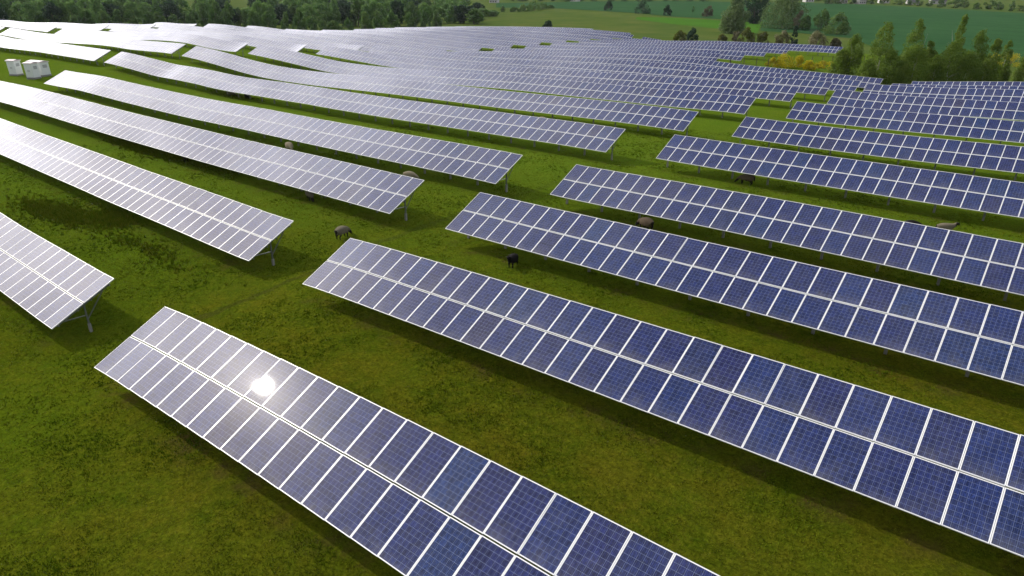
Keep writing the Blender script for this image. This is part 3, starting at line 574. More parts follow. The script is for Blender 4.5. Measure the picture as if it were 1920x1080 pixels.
# ---------------------------------------------------------------- terrain height (thin plate spline through surveyed points)
_P = np.array(CTRL)
def _tps():
    X = _P[:, :2] / 100; n = len(_P)
    d2 = ((X[:, None] - X[None]) ** 2).sum(-1)
    K = np.where(d2 > 0, .5 * d2 * np.log(d2 + 1e-300), 0)
    Q = np.c_[np.ones(n), X]
    M = np.block([[K + 8e-4 * np.eye(n), Q], [Q.T, np.zeros((3, 3))]])
    s = np.linalg.solve(M, np.r_[_P[:, 2], 0, 0, 0])
    return X, s[:n], s[n:]
_X, _W, _C = _tps()
def low_edge(x, y):
    """height of the tables' low edge above datum at x, y"""
    x = np.asarray(x, float) / 100; y = np.asarray(y, float) / 100
    sh = np.broadcast(x, y).shape
    x = np.broadcast_to(x, sh).ravel(); y = np.broadcast_to(y, sh).ravel()
    o = np.empty(len(x))
    for i in range(0, len(x), 20000):
        a, b = x[i:i + 20000, None], y[i:i + 20000, None]
        d2 = (a - _X[:, 0]) ** 2 + (b - _X[:, 1]) ** 2
        o[i:i + 20000] = (np.where(d2 > 1e-12, .5 * d2 * np.log(np.maximum(d2, 1e-12)), 0) * _W).sum(-1) + _C[0] + _C[1] * a[:, 0] + _C[2] * b[:, 0]
    return o.reshape(sh)
CLEAR = 0.93
def gz(x, y): return low_edge(x, y) - CLEAR

# ---------------------------------------------------------------- table layout: block, row, y, x0, x1
TILT = R(25.0); CT, ST = math.cos(TILT), math.sin(TILT)
PITCHX, MW, ML, GAP = 1.012, 1.004, 1.648, 0.044
RY = [0, 9.28, 18.58, 28.18, 42.27, 56.54, 70.62, 84.6, 99.0, 113.2, 127.6]
RX = [0.2, 0.35, 0.75, 1.1, 1.45, 2.0, 2.4, 2.75, 3.2, 3.75, 4.15]
LY = [0.7, 9.9, 18.6, 27.4] + [27.4 + 13.7 * k for k in range(1, 17)]
LXR = [-6.4, -5.3, -3.9, -2.95, -2.55, -2.2, -1.5, -1.0, -0.65, -0.1, 0.3, -34.6, -34.4, -34.1, -33.4, -24.2, -33.2, -91.0]
LXL = [-97, -97, -97, -82.8, -96.3, -98.4, -99.5] + [-97.6] * 11
TABLES = []
for k in range(11): TABLES.append(("R", k + 1, RY[k], RX[k], RX[k] + 62))
for k in range(18): TABLES.append(("L", k + 1, LY[k], LXL[k], LXR[k]))
MR = {5: -100.5, 6: -102, 7: -103.8, 8: -104, 19: -111, 20: -136.5}
MLX = {5: -192, 6: -191, 7: -193.4, 12: -192.5, 13: -190, 14: -189, 16: -197, 18: -189, 20: -210}
for k in range(5, 21): TABLES.append(("M", k, LY[k - 1], MLX.get(k, -193.5), MR.get(k, -102.0)))
for k, x0, x1 in ((6, -288, -195), (7, -291, -198.5), (8, -291, -198.5), (9, -256, -198.5), (10, -228, -200)):
    TABLES.append(("N", k, LY[k - 1], x0, x1))

# ---------------------------------------------------------------- ground
TRK_A, TRK_B = -3.2, 0.035          # track line x = A + B y
def ground_mat():
    m, nt, b = new_mat("meadow_grass")
    ge = N(nt, "NewGeometry"); pos = ge.outputs["Position"]
    big = noise_n(nt, pos, 0.055, 5, 0.6)
    mid = noise_n(nt, pos, 0.45, 6, 0.65)
    fine = noise_n(nt, pos, 2.6, 8, 0.78)
    tiny = noise_n(nt, pos, 9.0, 6, 0.85)
    c1 = ramp_n(nt, mid, [(0.30, (0.040, 0.070, 0.004)), (0.48, (0.068, 0.086, 0.006)), (0.62, (0.096, 0.085, 0.006)), (0.8, (0.116, 0.088, 0.012))])
    c2 = ramp_n(nt, fine, [(0.36, (0.030, 0.050, 0.002)), (0.5, (0.074, 0.092, 0.003)), (0.66, (0.150, 0.142, 0.010))])
    c = mix_n(nt, 0.5, c1, c2)
    c = mix_n(nt, ramp_n(nt, big, [(0.42, 0.0), (0.64, 0.6)]), c, (0.060, 0.108, 0.004))
    # faint worn sheep track crossing the central aisle
    sx = N(nt, "SeparateXYZ"); nt.links.new(pos, sx.inputs[0])
    wob = math_n(nt, 'MULTIPLY_ADD', noise_n(nt, pos, 0.5, 3), 1.2, -0.6)
    dl = math_n(nt, 'ABSOLUTE', math_n(nt, 'ADD', wob, math_n(nt, 'SUBTRACT', sx.outputs[0], math_n(nt, 'MULTIPLY_ADD', sx.outputs[1], TRK_B, TRK_A))))
    tk = math_n(nt, 'MULTIPLY', math_n(nt, 'LESS_THAN', dl, 0.22), math_n(nt, 'MULTIPLY', math_n(nt, 'GREATER_THAN', sx.outputs[1], 2.0), math_n(nt, 'LESS_THAN', sx.outputs[1], 120.0)))
    c = mix_n(nt, math_n(nt, 'MULTIPLY', tk, 0.55), c, (0.040, 0.036, 0.010))
    ad = N(nt, "Attribute", attribute_name="dry")
    c = mix_n(nt, math_n(nt, 'MULTIPLY', ad.outputs["Fac"], ramp_n(nt, mid, [(0.35, 0.1), (0.6, 0.6)])), c, mix_n(nt, fine, (0.050, 0.048, 0.003), (0.125, 0.104, 0.010)))
    al = N(nt, "Attribute", attribute_name="lush")
    c = mix_n(nt, math_n(nt, 'MULTIPLY', al.outputs["Fac"], 0.75), c, mix_n(nt, mid, (0.070, 0.140, 0.008), (0.122, 0.186, 0.016)))
    dk = ramp_n(nt, tiny, [(0.36, 0.50), (0.5, 0.95), (0.64, 1.45)])
    c = mix_n(nt, 1.0, c, dk, 'MULTIPLY')
    at = N(nt, "Attribute", attribute_name="bare")
    s2 = ramp_n(nt, noise_n(nt, pos, 0.8, 5, 0.7), [(0.48, 0.0), (0.68, 0.75)])
    c = mix_n(nt, math_n(nt, 'MULTIPLY', at.outputs["Fac"], s2), c, (0.070, 0.044, 0.018))
    af = N(nt, "Attribute", attribute_name="meadow")       # rough unmown meadow beyond the array
    mc = ramp_n(nt, noise_n(nt, pos, 0.05, 6, 0.65), [(0.3, (0.052, 0.098, 0.018)), (0.55, (0.082, 0.116, 0.025)), (0.75, (0.115, 0.130, 0.036))])
    c = mix_n(nt, af.outputs["Fac"], c, mc)
    nt.links.new(c, b.inputs["Base Color"])
    b.inputs["Roughness"].default_value = 0.95
    b.inputs["Specular IOR Level"].default_value = 0.0
    bp = N(nt, "Bump"); bp.inputs["Strength"].default_value = 0.7; bp.inputs["Distance"].default_value = 0.12
    h = math_n(nt, 'ADD', math_n(nt, 'MULTIPLY', fine, 1.0), math_n(nt, 'MULTIPLY', tiny, 0.4))
    nt.links.new(h, bp.inputs["Height"]); nt.links.new(bp.outputs[0], b.inputs["Normal"])
    return m
MAT_GROUND = ground_mat()

def build_ground():
    radii = [0.0]; r = 4.0
    while r < 4200:
        radii.append(r); r *= 1.022 if r < 700 else 1.08
    radii = np.array(radii[1:])
    na = 540
    th = np.linspace(0, 2 * math.pi, na, endpoint=False)
    x = CAM.x + np.outer(radii, np.cos(th)); y = CAM.y + np.outer(radii, np.sin(th))
    zx, zy = np.clip(x, -1600, 1600), np.clip(y, -1600, 1600)
    z = gz(zx, zy)
    V = np.stack([x, y, z], -1).reshape(-1, 3)
    V = np.vstack([V, [CAM.x, CAM.y, float(gz(CAM.x, CAM.y))]])
    nr = len(radii)
    i, j = np.meshgrid(np.arange(nr - 1), np.arange(na), indexing='ij')
    j2 = (j + 1) % na
    Q = np.stack([i * na + j, (i + 1) * na + j, (i + 1) * na + j2, i * na + j2], -1).reshape(-1, 4)
    T = np.stack([np.full(na, nr * na), np.arange(na), (np.arange(na) + 1) % na], -1)
    me = mesh_np("ground", V, [Q, T], [MAT_GROUND], None, True)
    bare = np.zeros(len(V))
    for blk, k, ty, x0, x1 in TABLES:
        if k > 6 or blk in "MN": continue
        ins = (V[:, 0] > x0) & (V[:, 0] < x1)
        bare = np.maximum(bare, ins * np.clip(1 - np.abs(V[:, 1] - (ty + 0.25)) / 1.1, 0, 1))
    a = me.attributes.new("bare", 'FLOAT', 'POINT'); a.data.foreach_set("value", bare.astype(np.float32))
    X, Y = V[:, 0], V[:, 1]
    lush = np.clip((Y - 4 - .7 * X) / 42, 0, 1)
    a = me.attributes.new("dry", 'FLOAT', 'POINT'); a.data.foreach_set("value", np.clip((4 - .5 * Y + .6 * X) / 22, 0, 1).astype(np.float32))
    a = me.attributes.new("lush", 'FLOAT', 'POINT'); a.data.foreach_set("value", lush.astype(np.float32))
    inside = (Y < 128) & (X > -310) | (X < -20) & (Y < 262 - 0) & (X > -235) | (X < 2) & (Y < 205) & (X > -235)
    md = np.where(inside, 0.0, 1.0)
    md = np.where((X > -2) & (Y > 128) & (Y < 215), np.clip((Y - 140) / 30, 0, 1), md)
    a = me.attributes.new("meadow", 'FLOAT', 'POINT'); a.data.foreach_set("value", md.astype(np.float32))
    return tag(link("ground", me), "green grazed grass of the solar field with the meadow beyond", "ground", kind="structure")
build_ground()

def field_patch(name, near, far, mat, label, off):
    """sheet lying on the terrain between two polylines"""
    def res(p, n):
        p = np.array(p, float); s = np.r_[0, np.cumsum(np.linalg.norm(np.diff(p, axis=0), axis=1))]
        t = np.linspace(0, s[-1], n); return np.stack([np.interp(t, s, p[:, 0]), np.interp(t, s, p[:, 1])], -1)
    n, mrow = 80, 60
    a, b = res(near, n), res(far, n)
    t = np.linspace(0, 1, mrow)[:, None, None]
    P = a * (1 - t) + b * t
    z = gz(P[..., 0], P[..., 1]) + off
    V = np.concatenate([P, z[..., None]], -1).reshape(-1, 3)
    i, j = np.meshgrid(np.arange(mrow - 1), np.arange(n - 1), indexing='ij')
    Q = np.stack([i * n + j, i * n + j + 1, (i + 1) * n + j + 1, (i + 1) * n + j], -1).reshape(-1, 4)
    return tag(link(name, mesh_np(name, V, Q, [mat], None, True)), label, "field", kind="structure")

def crop_mat(name, ca, cb, lines):
    m, nt, b = new_mat(name)
    ge = N(nt, "NewGeometry"); pos = ge.outputs["Position"]
    f = noise_n(nt, pos, 0.03, 6, 0.65)
    c = ramp_n(nt, f, [(0.3, ca), (0.7, cb)])
    if lines:
        sp = N(nt, "SeparateXYZ"); nt.links.new(pos, sp.inputs[0])
        q = math_n(nt, 'ADD', math_n(nt, 'MULTIPLY', sp.outputs[0], 0.36), math_n(nt, 'MULTIPLY', sp.outputs[1], 0.93))
        w = math_n(nt, 'FRACT', math_n(nt, 'MULTIPLY', math_n(nt, 'ADD', q, math_n(nt, 'MULTIPLY', f, 14.0)), 1 / 24.0))
        ln = math_n(nt, 'LESS_THAN', w, 0.10)
        c = mix_n(nt, math_n(nt, 'MULTIPLY', ln, 0.35), c, tuple(x * 0.6 for x in ca))
        g2 = ramp_n(nt, noise_n(nt, pos, 0.6, 4, 0.7), [(0.3, 0.85), (0.7, 1.12)])
        c = mix_n(nt, 1.0, c, g2, 'MULTIPLY')
    nt.links.new(c, b.inputs["Base Color"])
    b.inputs["Roughness"].default_value = 0.95; b.inputs["Specular IOR Level"].default_value = 0.0
    return m
MAT_CROP = crop_mat("crop", (0.026, 0.078, 0.028), (0.039, 0.100, 0.036), True)
MAT_STRIP = crop_mat("lush_grass", (0.045, 0.125, 0.012), (0.065, 0.165, 0.018), False)
field_patch("crop_field", CROP, CROP_FAR, MAT_CROP, "blue green crop field beyond the olive meadow, behind round bushes", 0.15)
field_patch("crop_field", CROP2, CROP2_FAR, MAT_CROP, "large blue green crop field behind the young birches on the right", 0.15)
field_patch("meadow_strip", STRIP, STRIP_FAR, MAT_STRIP, "bright green strip of lush grass below the round bushes", 0.10)

# ---------------------------------------------------------------- solar modules
def cell_mat(name, src):
    m, nt, b = new_mat(name)
    uv = N(nt, "UVMap"); sp = N(nt, "SeparateXYZ"); nt.links.new(uv.outputs[0], sp.inputs[0])
    u, v = sp.outputs[0], sp.outputs[1]
    if src == 'OBJ':
        oi = N(nt, "ObjectInfo"); rnd = oi.outputs["Random"]
    else:
        at = N(nt, "Attribute", attribute_name="tint"); rnd = at.outputs["Fac"]
    base = ramp_n(nt, rnd, [(0.0, (0.009, 0.021, 0.098)), (0.22, (0.010, 0.018, 0.094)), (0.50, (0.012, 0.017, 0.086)), (0.68, (0.009, 0.024, 0.112)), (0.84, (0.014, 0.017, 0.080)), (0.95, (0.009, 0.027, 0.106)), (1.0, (0.018, 0.017, 0.066))])
    cu, cv = math_n(nt, 'MULTIPLY', u, 6.0), math_n(nt, 'MULTIPLY', v, 10.0)
    cb = N(nt, "CombineXYZ")
    nt.links.new(math_n(nt, 'FLOOR', cu), cb.inputs[0]); nt.links.new(math_n(nt, 'FLOOR', cv), cb.inputs[1])
    nt.links.new(math_n(nt, 'MULTIPLY', rnd, 917.0), cb.inputs[2])
    wn_ = N(nt, "TexWhiteNoise", noise_dimensions='3D'); nt.links.new(cb.outputs[0], wn_.inputs["Vector"])
    k = math_n(nt, 'MULTIPLY_ADD', wn_.outputs["Value"], 0.5, 0.75)
    # crystal flakes
    vo = N(nt, "TexVoronoi"); vo.inputs["Scale"].default_value = 1.0
    c2 = N(nt, "CombineXYZ"); nt.links.new(math_n(nt, 'MULTIPLY', u, 55.0), c2.inputs[0]); nt.links.new(math_n(nt, 'MULTIPLY', v, 26.0), c2.inputs[1]); nt.links.new(math_n(nt, 'MULTIPLY', rnd, 300.0), c2.inputs[2])
    nt.links.new(c2.outputs[0], vo.inputs["Vector"])
    sv = N(nt, "SeparateColor"); nt.links.new(vo.outputs["Color"], sv.inputs[0])
    k = math_n(nt, 'MULTIPLY', k, math_n(nt, 'MULTIPLY_ADD', sv.outputs[0], 0.9, 0.55))
    kc = N(nt, "CombineColor"); [nt.links.new(k, kc.inputs[i]) for i in range(3)]
    col = mix_n(nt, 1.0, base, kc.outputs[0], 'MULTIPLY')
    # cell gaps and bus bars
    def edge(t, w):
        f = math_n(nt, 'ABSOLUTE', math_n(nt, 'SUBTRACT', math_n(nt, 'FRACT', t), 0.5))
        return math_n(nt, 'GREATER_THAN', f, 0.5 - w)
    g = math_n(nt, 'MAXIMUM', edge(cu, 0.016), edge(cv, 0.016))
    bus = edge(math_n(nt, 'ADD', math_n(nt, 'MULTIPLY', cu, 2.0), 0.5), 0.022)
    col = mix_n(nt, math_n(nt, 'MULTIPLY', bus, 0.48), col, (0.16, 0.20, 0.36))
    col = mix_n(nt, math_n(nt, 'MULTIPLY', g, 0.75), col, (0.24, 0.30, 0.48))
    # dust that settles towards the lower edge of each pane, and a few pale streaks
    du = N(nt, "NewGeometry"); dn = noise_n(nt, du.outputs["Position"], 1.7, 6, 0.7)
    dm = math_n(nt, 'MULTIPLY', math_n(nt, 'POWER', math_n(nt, 'SUBTRACT', 1.0, v), 5.0), ramp_n(nt, dn, [(0.35, 0.02), (0.7, 0.30)]))
    dm = math_n(nt, 'ADD', dm, ramp_n(nt, dn, [(0.45, 0.0), (0.75, 0.07)]))
    col = mix_n(nt, dm, col, (0.26, 0.25, 0.23))
    nt.links.new(col, b.inputs["Base Color"])
    b.inputs["Roughness"].default_value = 0.14
    b.inputs["IOR"].default_value = 1.5
    b.inputs["Coat Weight"].default_value = 0.04; b.inputs["Coat Roughness"].default_value = 0.22
    # slightly wavy, dusty glass
    ge = N(nt, "NewGeometry")
    rr = noise_n(nt, ge.outputs["Position"], 0.6, 4, 0.6)
    nt.links.new(math_n(nt, 'MULTIPLY_ADD', rr, 0.024, 0.004), b.inputs["Roughness"])
    return m
MAT_CELL_O = cell_mat("solar_cell_glass", 'OBJ')
MAT_CELL_A = cell_mat("solar_cell_glass_far", 'ATTR')
MAT_FRAME = simple_mat("anodised_frame", (0.86, 0.87, 0.88), 0.35, 0.0, 0.04)
MAT_BACK = simple_mat("white_backsheet", (0.62, 0.62, 0.62), 0.7, 0.0, 0.05)
MAT_STEEL = simple_mat("galvanised_steel", (0.20, 0.21, 0.22), 0.45, 0.6, 0.25, 9)
MAT_CONC = simple_mat("concrete_foot", (0.24, 0.235, 0.22), 0.9, 0.0, 0.2, 12)

FS, FE = 0.027, 0.025                  # light border on the long sides / short ends
def uvs(me, per):                       # write loop UVs from a function of (vertex co)
    l = me.uv_layers.new(name="UVMap")
    n = len(me.loops); vi = np.empty(n, np.int32); me.loops.foreach_get("vertex_index", vi)
    co = np.empty(len(me.vertices) * 3, np.float32); me.vertices.foreach_get("co", co); co = co.reshape(-1, 3)
    uv = np.stack([(co[vi, 0] - FS) / (MW - 2 * FS), (co[vi, 1] - FE) / (ML - 2 * FE)], -1)
    l.data.foreach_set("uv", uv.astype(np.float32).ravel())

def slab_mesh():
    mb = MB(); mb.box(FS, MW - FS, FE, ML - FE, 0.010, 0.034, 0)
    mi = [1, 0, 1, 1, 1, 1]
    me = mesh_np("solar_module", np.concatenate(mb.V), [np.concatenate(mb.F)], [MAT_CELL_O, MAT_BACK], mi); uvs(me, 1); return me
def frame_mesh():
    mb = MB()
    mb.box(0, FS, 0, ML, 0, 0.040); mb.box(MW - FS, MW, 0, ML, 0, 0.040)
    mb.box(FS, MW - FS, 0, FE, 0, 0.040); mb.box(FS, MW - FS, ML - FE, ML, 0, 0.040)
    return mb.mesh("module_frame", [MAT_FRAME])
def module_mesh():
    mb = MB()
    mb.box(FS, MW - FS, FE, ML - FE, 0.010, 0.034, 0)
    mb.box(0, FS, 0, ML, 0, 0.040, 2); mb.box(MW - FS, MW, 0, ML, 0, 0.040, 2)
    mb.box(FS, MW - FS, 0, FE, 0, 0.040, 2); mb.box(FS, MW - FS, ML - FE, ML, 0, 0.040, 2)
    mi = [1, 0, 1, 1, 1, 1] + [2] * 24
    me = mesh_np("solar_module", np.concatenate(mb.V), [np.concatenate(mb.F)], [MAT_CELL_O, MAT_BACK, MAT_FRAME], mi); uvs(me, 1); return me
ME_SLAB, ME_FRAME, ME_MODULE = slab_mesh(), frame_mesh(), module_mesh()

def module_matrices(x0, x1, y):
    n = int(round((x1 - x0) / PITCHX))
    xl = x0 + np.arange(n) * PITCHX
    za, zb = low_edge(xl, np.full(n, y)), low_edge(xl + PITCHX, np.full(n, y))
    sl = (zb - za) / PITCHX
    jit = rng.normal(0, 0.0018, (n, 2, 2))
    out = []
    for i in range(n):
        ex = Vector((1, 0, sl[i])).normalized()
        for r_ in range(2):
            ey = Vector((0, CT, ST)); ey = (ey - ex * ey.dot(ex) * 0).normalized()
            ey = Vector((0, math.cos(TILT + jit[i, r_, 0]), math.sin(TILT + jit[i, r_, 0])))
            e = (ex + Vector((0, 0, jit[i, r_, 1]))).normalized()
            ez = e.cross(ey).normalized()
            p = Vector((xl[i], y, za[i])) + ey * (r_ * (ML + GAP))
            out.append((p, e, ey, ez))
    return out

def mat_of(p, e, ey, ez, org):
    return Matrix(((e.x, ey.x, ez.x, p.x - org.x), (e.y, ey.y, ez.y, p.y - org.y), (e.z, ey.z, ez.z, p.z - org.z), (0, 0, 0, 1)))

def merged_modules(ms, org):
    """many small modules as one mesh: frame box with a raised pane of cells"""
    n = len(ms)
    P = np.array([m[0] for m in ms]) - np.array(org); E = np.array([m[1] for m in ms]); Y = np.array([m[2] for m in ms]); Z = np.array([m[3] for m in ms])
    loc = np.array([(0, 0, 0), (MW, 0, 0), (MW, ML, 0), (0, ML, 0), (0, 0, .036), (MW, 0, .036), (MW, ML, .036), (0, ML, .036),
                    (FS, FE, .040), (MW - FS, FE, .040), (MW - FS, ML - FE, .040), (FS, ML - FE, .040)])
    V = P[:, None] + loc[None, :, 0:1] * E[:, None] + loc[None, :, 1:2] * Y[:, None] + loc[None, :, 2:3] * Z[:, None]
    f = np.vstack([BOXF, [[8, 9, 10, 11]]])
    F = (f[None] + (np.arange(n) * 12)[:, None, None]).reshape(-1, 4)
    mi = np.tile([2, 1, 1, 1, 1, 1, 0], n)
    me = mesh_np("panel_surface", V.reshape(-1, 3), F, [MAT_CELL_A, MAT_FRAME, MAT_BACK], mi)
    l = me.uv_layers.new(name="UVMap")
    uv = np.zeros((n, 7, 4, 2), np.float32); uv[:, 6] = [(0, 0), (1, 0), (1, 1), (0, 1)]
    l.data.foreach_set("uv", uv.ravel())
    a = me.attributes.new("tint", 'FLOAT', 'POINT')
    a.data.foreach_set("value", np.repeat(rng.random(n), 12).astype(np.float32))
    return me

# support parts, local frame: x along the row, y up the slope direction in plan, z up from the low edge height
def support_parts():
    yc = 1.72 * CT; zc = 1.72 * ST - 0.20
    post = MB(); post.box(-.04, .04, yc - .03, yc + .03, -CLEAR + .5, zc)
    foot = MB(); foot.box(-.058, .058, yc - .058, yc + .058, -CLEAR - .35, -CLEAR + .5)
    raf = MB(); raf.bar((0, .30 * CT, .30 * ST - .17), (0, 3.10 * CT, 3.10 * ST - .17), .05, .09)
    br = MB()
    br.bar((0, yc, zc - .75), (0, 2.75 * CT, 2.75 * ST - .22), .04, .04)
    br.bar((0, yc, zc - .52), (0, .62 * CT, .62 * ST - .20), .04, .04)
    return post, foot, raf, br
_p4 = support_parts()
ME_POST = _p4[0].mesh("post", [MAT_STEEL]); ME_FOOT = _p4[1].mesh("concrete_foot", [MAT_CONC])
ME_RAFTER = _p4[2].mesh("rafter", [MAT_STEEL]); ME_BRACE = _p4[3].mesh("brace", [MAT_STEEL])
_all = MB()
for i_, q in enumerate(_p4):
    for V_, F_ in zip(q.V, q.F): _all.add(V_, F_ - F_.min(), 1 if i_ == 1 else 0)
ME_SUPPORT = _all.mesh("support_post", [MAT_STEEL, MAT_CONC])

ORD = ["", "first", "second", "third", "fourth", "fifth", "sixth", "seventh", "eighth", "ninth", "tenth", "eleventh", "twelfth", "thirteenth", "fourteenth", "fifteenth", "sixteenth", "seventeenth", "eighteenth", "nineteenth", "twentieth"]
SPECIAL = {("R", 1): "frontmost row of solar panels, with the dazzling white sun reflection on it",
           ("R", 2): "long panel row directly behind the one with the sun reflection, its left end greyish",
           ("R", 3): "deep blue panel row with a black sheep under its left end",
           ("R", 4): "blue panel row with a brown sheep below its low edge, fourth right of the aisle",
           ("L", 1): "panel row ending nearest the lower left corner, its bare steel post showing",
           ("L", 2): "pale panel row whose right end points at the grazing grey sheep",
           ("L", 3): "pale panel row with a cream sheep peeping over its right end",
           ("L", 4): "long pale panel row starting just below the white cabinets",
           ("L", 18): "shortest stub of panels, a few columns, at the far end of the field"}
BLK = {"R": "panel row counted from the front, right of the central grass aisle",
       "L": "panel row counted from the front, left of the central grass aisle",
       "M": "row back in the glaring block of panels behind the second narrow aisle",
       "N": "row back in the white glaring block of panels at the far left"}
def build_table(blk, k, y, x0, x1):
    n = int(round((x1 - x0) / PITCHX))
    if blk in "R": pass
    else: x0 = x1 - n * PITCHX
    x1 = x0 + n * PITCHX
    org = Vector((x0, y, float(gz(x0, y))))
    root = empty("solar_table", org)
    lab = SPECIAL.get((blk, k)) or ORD[k if blk in "RL" else k - (4 if blk == "M" else 5)] + " " + BLK[blk]
    tag(root, lab, "solar panels", "rows of solar panels on the grass")
    ms = module_matrices(x0, x1, y)
    detail = 2 if (blk == "R" and k <= 4) or (blk == "L" and k <= 3) else 1 if blk in "RL" and k <= 11 else 0
    if detail:
        order = sorted(range(len(ms)), key=lambda i: (ms[i][0] - CAM).length)
        near, far = order[:100], order[100:]
        for i in near:
            M4 = mat_of(*ms[i], org)
            o = link("solar_module", ME_SLAB if detail == 2 else ME_MODULE, root)
            o.matrix_basis = M4
            if detail == 2: link("module_frame", ME_FRAME, o)
    else: far = list(range(len(ms)))
    if far:
        tag(link("panel_surface", merged_modules([ms[i] for i in far], org), root), kind="stuff")
    # supports
    ns = max(2, int(round((x1 - x0 - .64) / 2.75)) + 1)
    xs = np.linspace(x0 + .32, x1 - .32, ns); zs = low_edge(xs, np.full(ns, y))
    if blk in "RL" or k <= 8:
        for xp, zp in zip(xs, zs):
            L = (xp - org.x, 0, zp - org.z)
            if detail == 2:
                p = link("post", ME_POST, root, L); link("concrete_foot", ME_FOOT, p)
                link("rafter", ME_RAFTER, root, L); link("brace", ME_BRACE, root, L)
            else: link("post", ME_SUPPORT, root, L)
    else:
        mb = MB()
        V0 = np.concatenate(_all.V); F0 = np.concatenate([f for f in _all.F])
        for xp, zp in zip(xs, zs): mb.add(V0 + np.array((xp - org.x, 0, zp - org.z)), F0, 0)
        tag(link("support_posts", mb.mesh("support_posts", [MAT_STEEL]), root), kind="stuff")
    # purlins following the ground
    xq = np.linspace(x0 + .01, x1 - .01, max(4, int((x1 - x0) / 3) + 1)); zq = low_edge(xq, np.full(len(xq), y))
    for sv in (.32, 1.32, 2.02, 3.02):
        mb = MB()
        yy, zz = sv * CT, sv * ST - .075
        ring = np.array([(-.025, -.05), (.025, -.05), (.025, .05), (-.025, .05)])
        V = np.concatenate([np.stack([np.full(4, a - org.x), yy + ring[:, 0], b + zz - org.z + ring[:, 1]], -1) for a, b in zip(xq, zq)])
        F = []
        for i in range(len(xq) - 1):
            for c in range(4): F.append([i * 4 + c, i * 4 + (c + 1) % 4, (i + 1) * 4 + (c + 1) % 4, (i + 1) * 4 + c])
        F += [[0, 3, 2, 1], [(len(xq) - 1) * 4 + q for q in range(4)]]
        mb.add(V, F); link("purlin", mb.mesh("purlin", [MAT_STEEL]), root)
for t in TABLES: build_table(*t)

# ---------------------------------------------------------------- near grass: blades as one uncountable sward
def grass_mat():
    m, nt, b = new_mat("grass_blades")
    at = N(nt, "Attribute", attribute_name="tint")
    c = ramp_n(nt, at.outputs["Fac"], [(0.0, (0.050, 0.098, 0.004)), (0.35, (0.092, 0.138, 0.006)), (0.65, (0.150, 0.162, 0.012)), (0.9, (0.200, 0.185, 0.030)), (1.0, (0.260, 0.220, 0.065))])
    nt.links.new(c, b.inputs["Base Color"]); b.inputs["Roughness"].default_value = 0.8
    b.inputs["Specular IOR Level"].default_value = 0.0
    return m
MAT_BLADE = grass_mat()
def value_noise(x, y, s, seed):
    """cheap smooth 2-D noise"""
    r2 = np.random.default_rng(seed); G = r2.random((257, 257))
    u, v = (x / s) % 256, (y / s) % 256
    i, j = np.floor(u).astype(int), np.floor(v).astype(int); a, b = u - i, v - j
    a, b = a * a * (3 - 2 * a), b * b * (3 - 2 * b)
    return (G[i, j] * (1 - a) + G[i + 1, j] * a) * (1 - b) + (G[i, j + 1] * (1 - a) + G[i + 1, j + 1] * a) * b
def blades(name, x, y, hgt, wid, nb, tint, label, cat):
    n = len(x)
    X = np.repeat(x, nb) + rng.normal(0, .05, n * nb); Y = np.repeat(y, nb) + rng.normal(0, .05, n * nb)
    Z = np.repeat(gz(x, y), nb) - .01
    H = np.repeat(hgt, nb) * rng.uniform(.5, 1.2, n * nb); a = rng.uniform(0, 2 * math.pi, n * nb)
    ln = rng.uniform(.2, .9, n * nb) * H; W = np.repeat(wid, nb)
    la = rng.uniform(0, 2 * math.pi, n * nb)
    V = np.empty((n * nb, 3, 3))
    V[:, 0] = np.stack([X - W * np.cos(a), Y - W * np.sin(a), Z], -1)
    V[:, 1] = np.stack([X + W * np.cos(a), Y + W * np.sin(a), Z], -1)
    V[:, 2] = np.stack([X + ln * np.cos(la), Y + ln * np.sin(la), Z + H], -1)
    F = np.arange(n * nb * 3).reshape(-1, 3)
    me = mesh_np(name, V.reshape(-1, 3), F, [MAT_BLADE])
    at = me.attributes.new("tint", 'FLOAT', 'POINT')
    tv = np.clip(np.repeat(tint, nb) + rng.normal(0, .12, n * nb), 0, 1)
    at.data.foreach_set("value", np.repeat(tv, 3).astype(np.float32))
    return tag(link(name, me), label, cat, kind="stuff")
def sward():
    n = 190000
    # density falls with distance from the viewpoint's foot; only the part of the field that is looked at
    rr = 9 + 66 * rng.random(n) ** 1.15; th = R(90) - R(YAW) + rng.uniform(-R(50), R(62), n)
    x, y = CAM.x + rr * np.cos(th), CAM.y + rr * np.sin(th)
    cl = .6 * value_noise(x, y, 2.3, 1) + .4 * value_noise(x, y, .7, 2)
    keep = rng.random(n) < np.clip(cl * 1.2 + .1, .2, 1)
    x, y, cl, rr = x[keep], y[keep], cl[keep], rr[keep]
    hgt = .03 + .06 * np.clip(cl * 1.6 - .35, 0, 1)
    tint = np.clip(.85 - .7 * cl + .25 * (value_noise(x, y, 6.0, 3) - .5), 0, 1)
    blades("grass", x, y, hgt, .010 + .00035 * rr, 4, tint, "short tufted grass between and under the near panel rows", "grass")
sward()
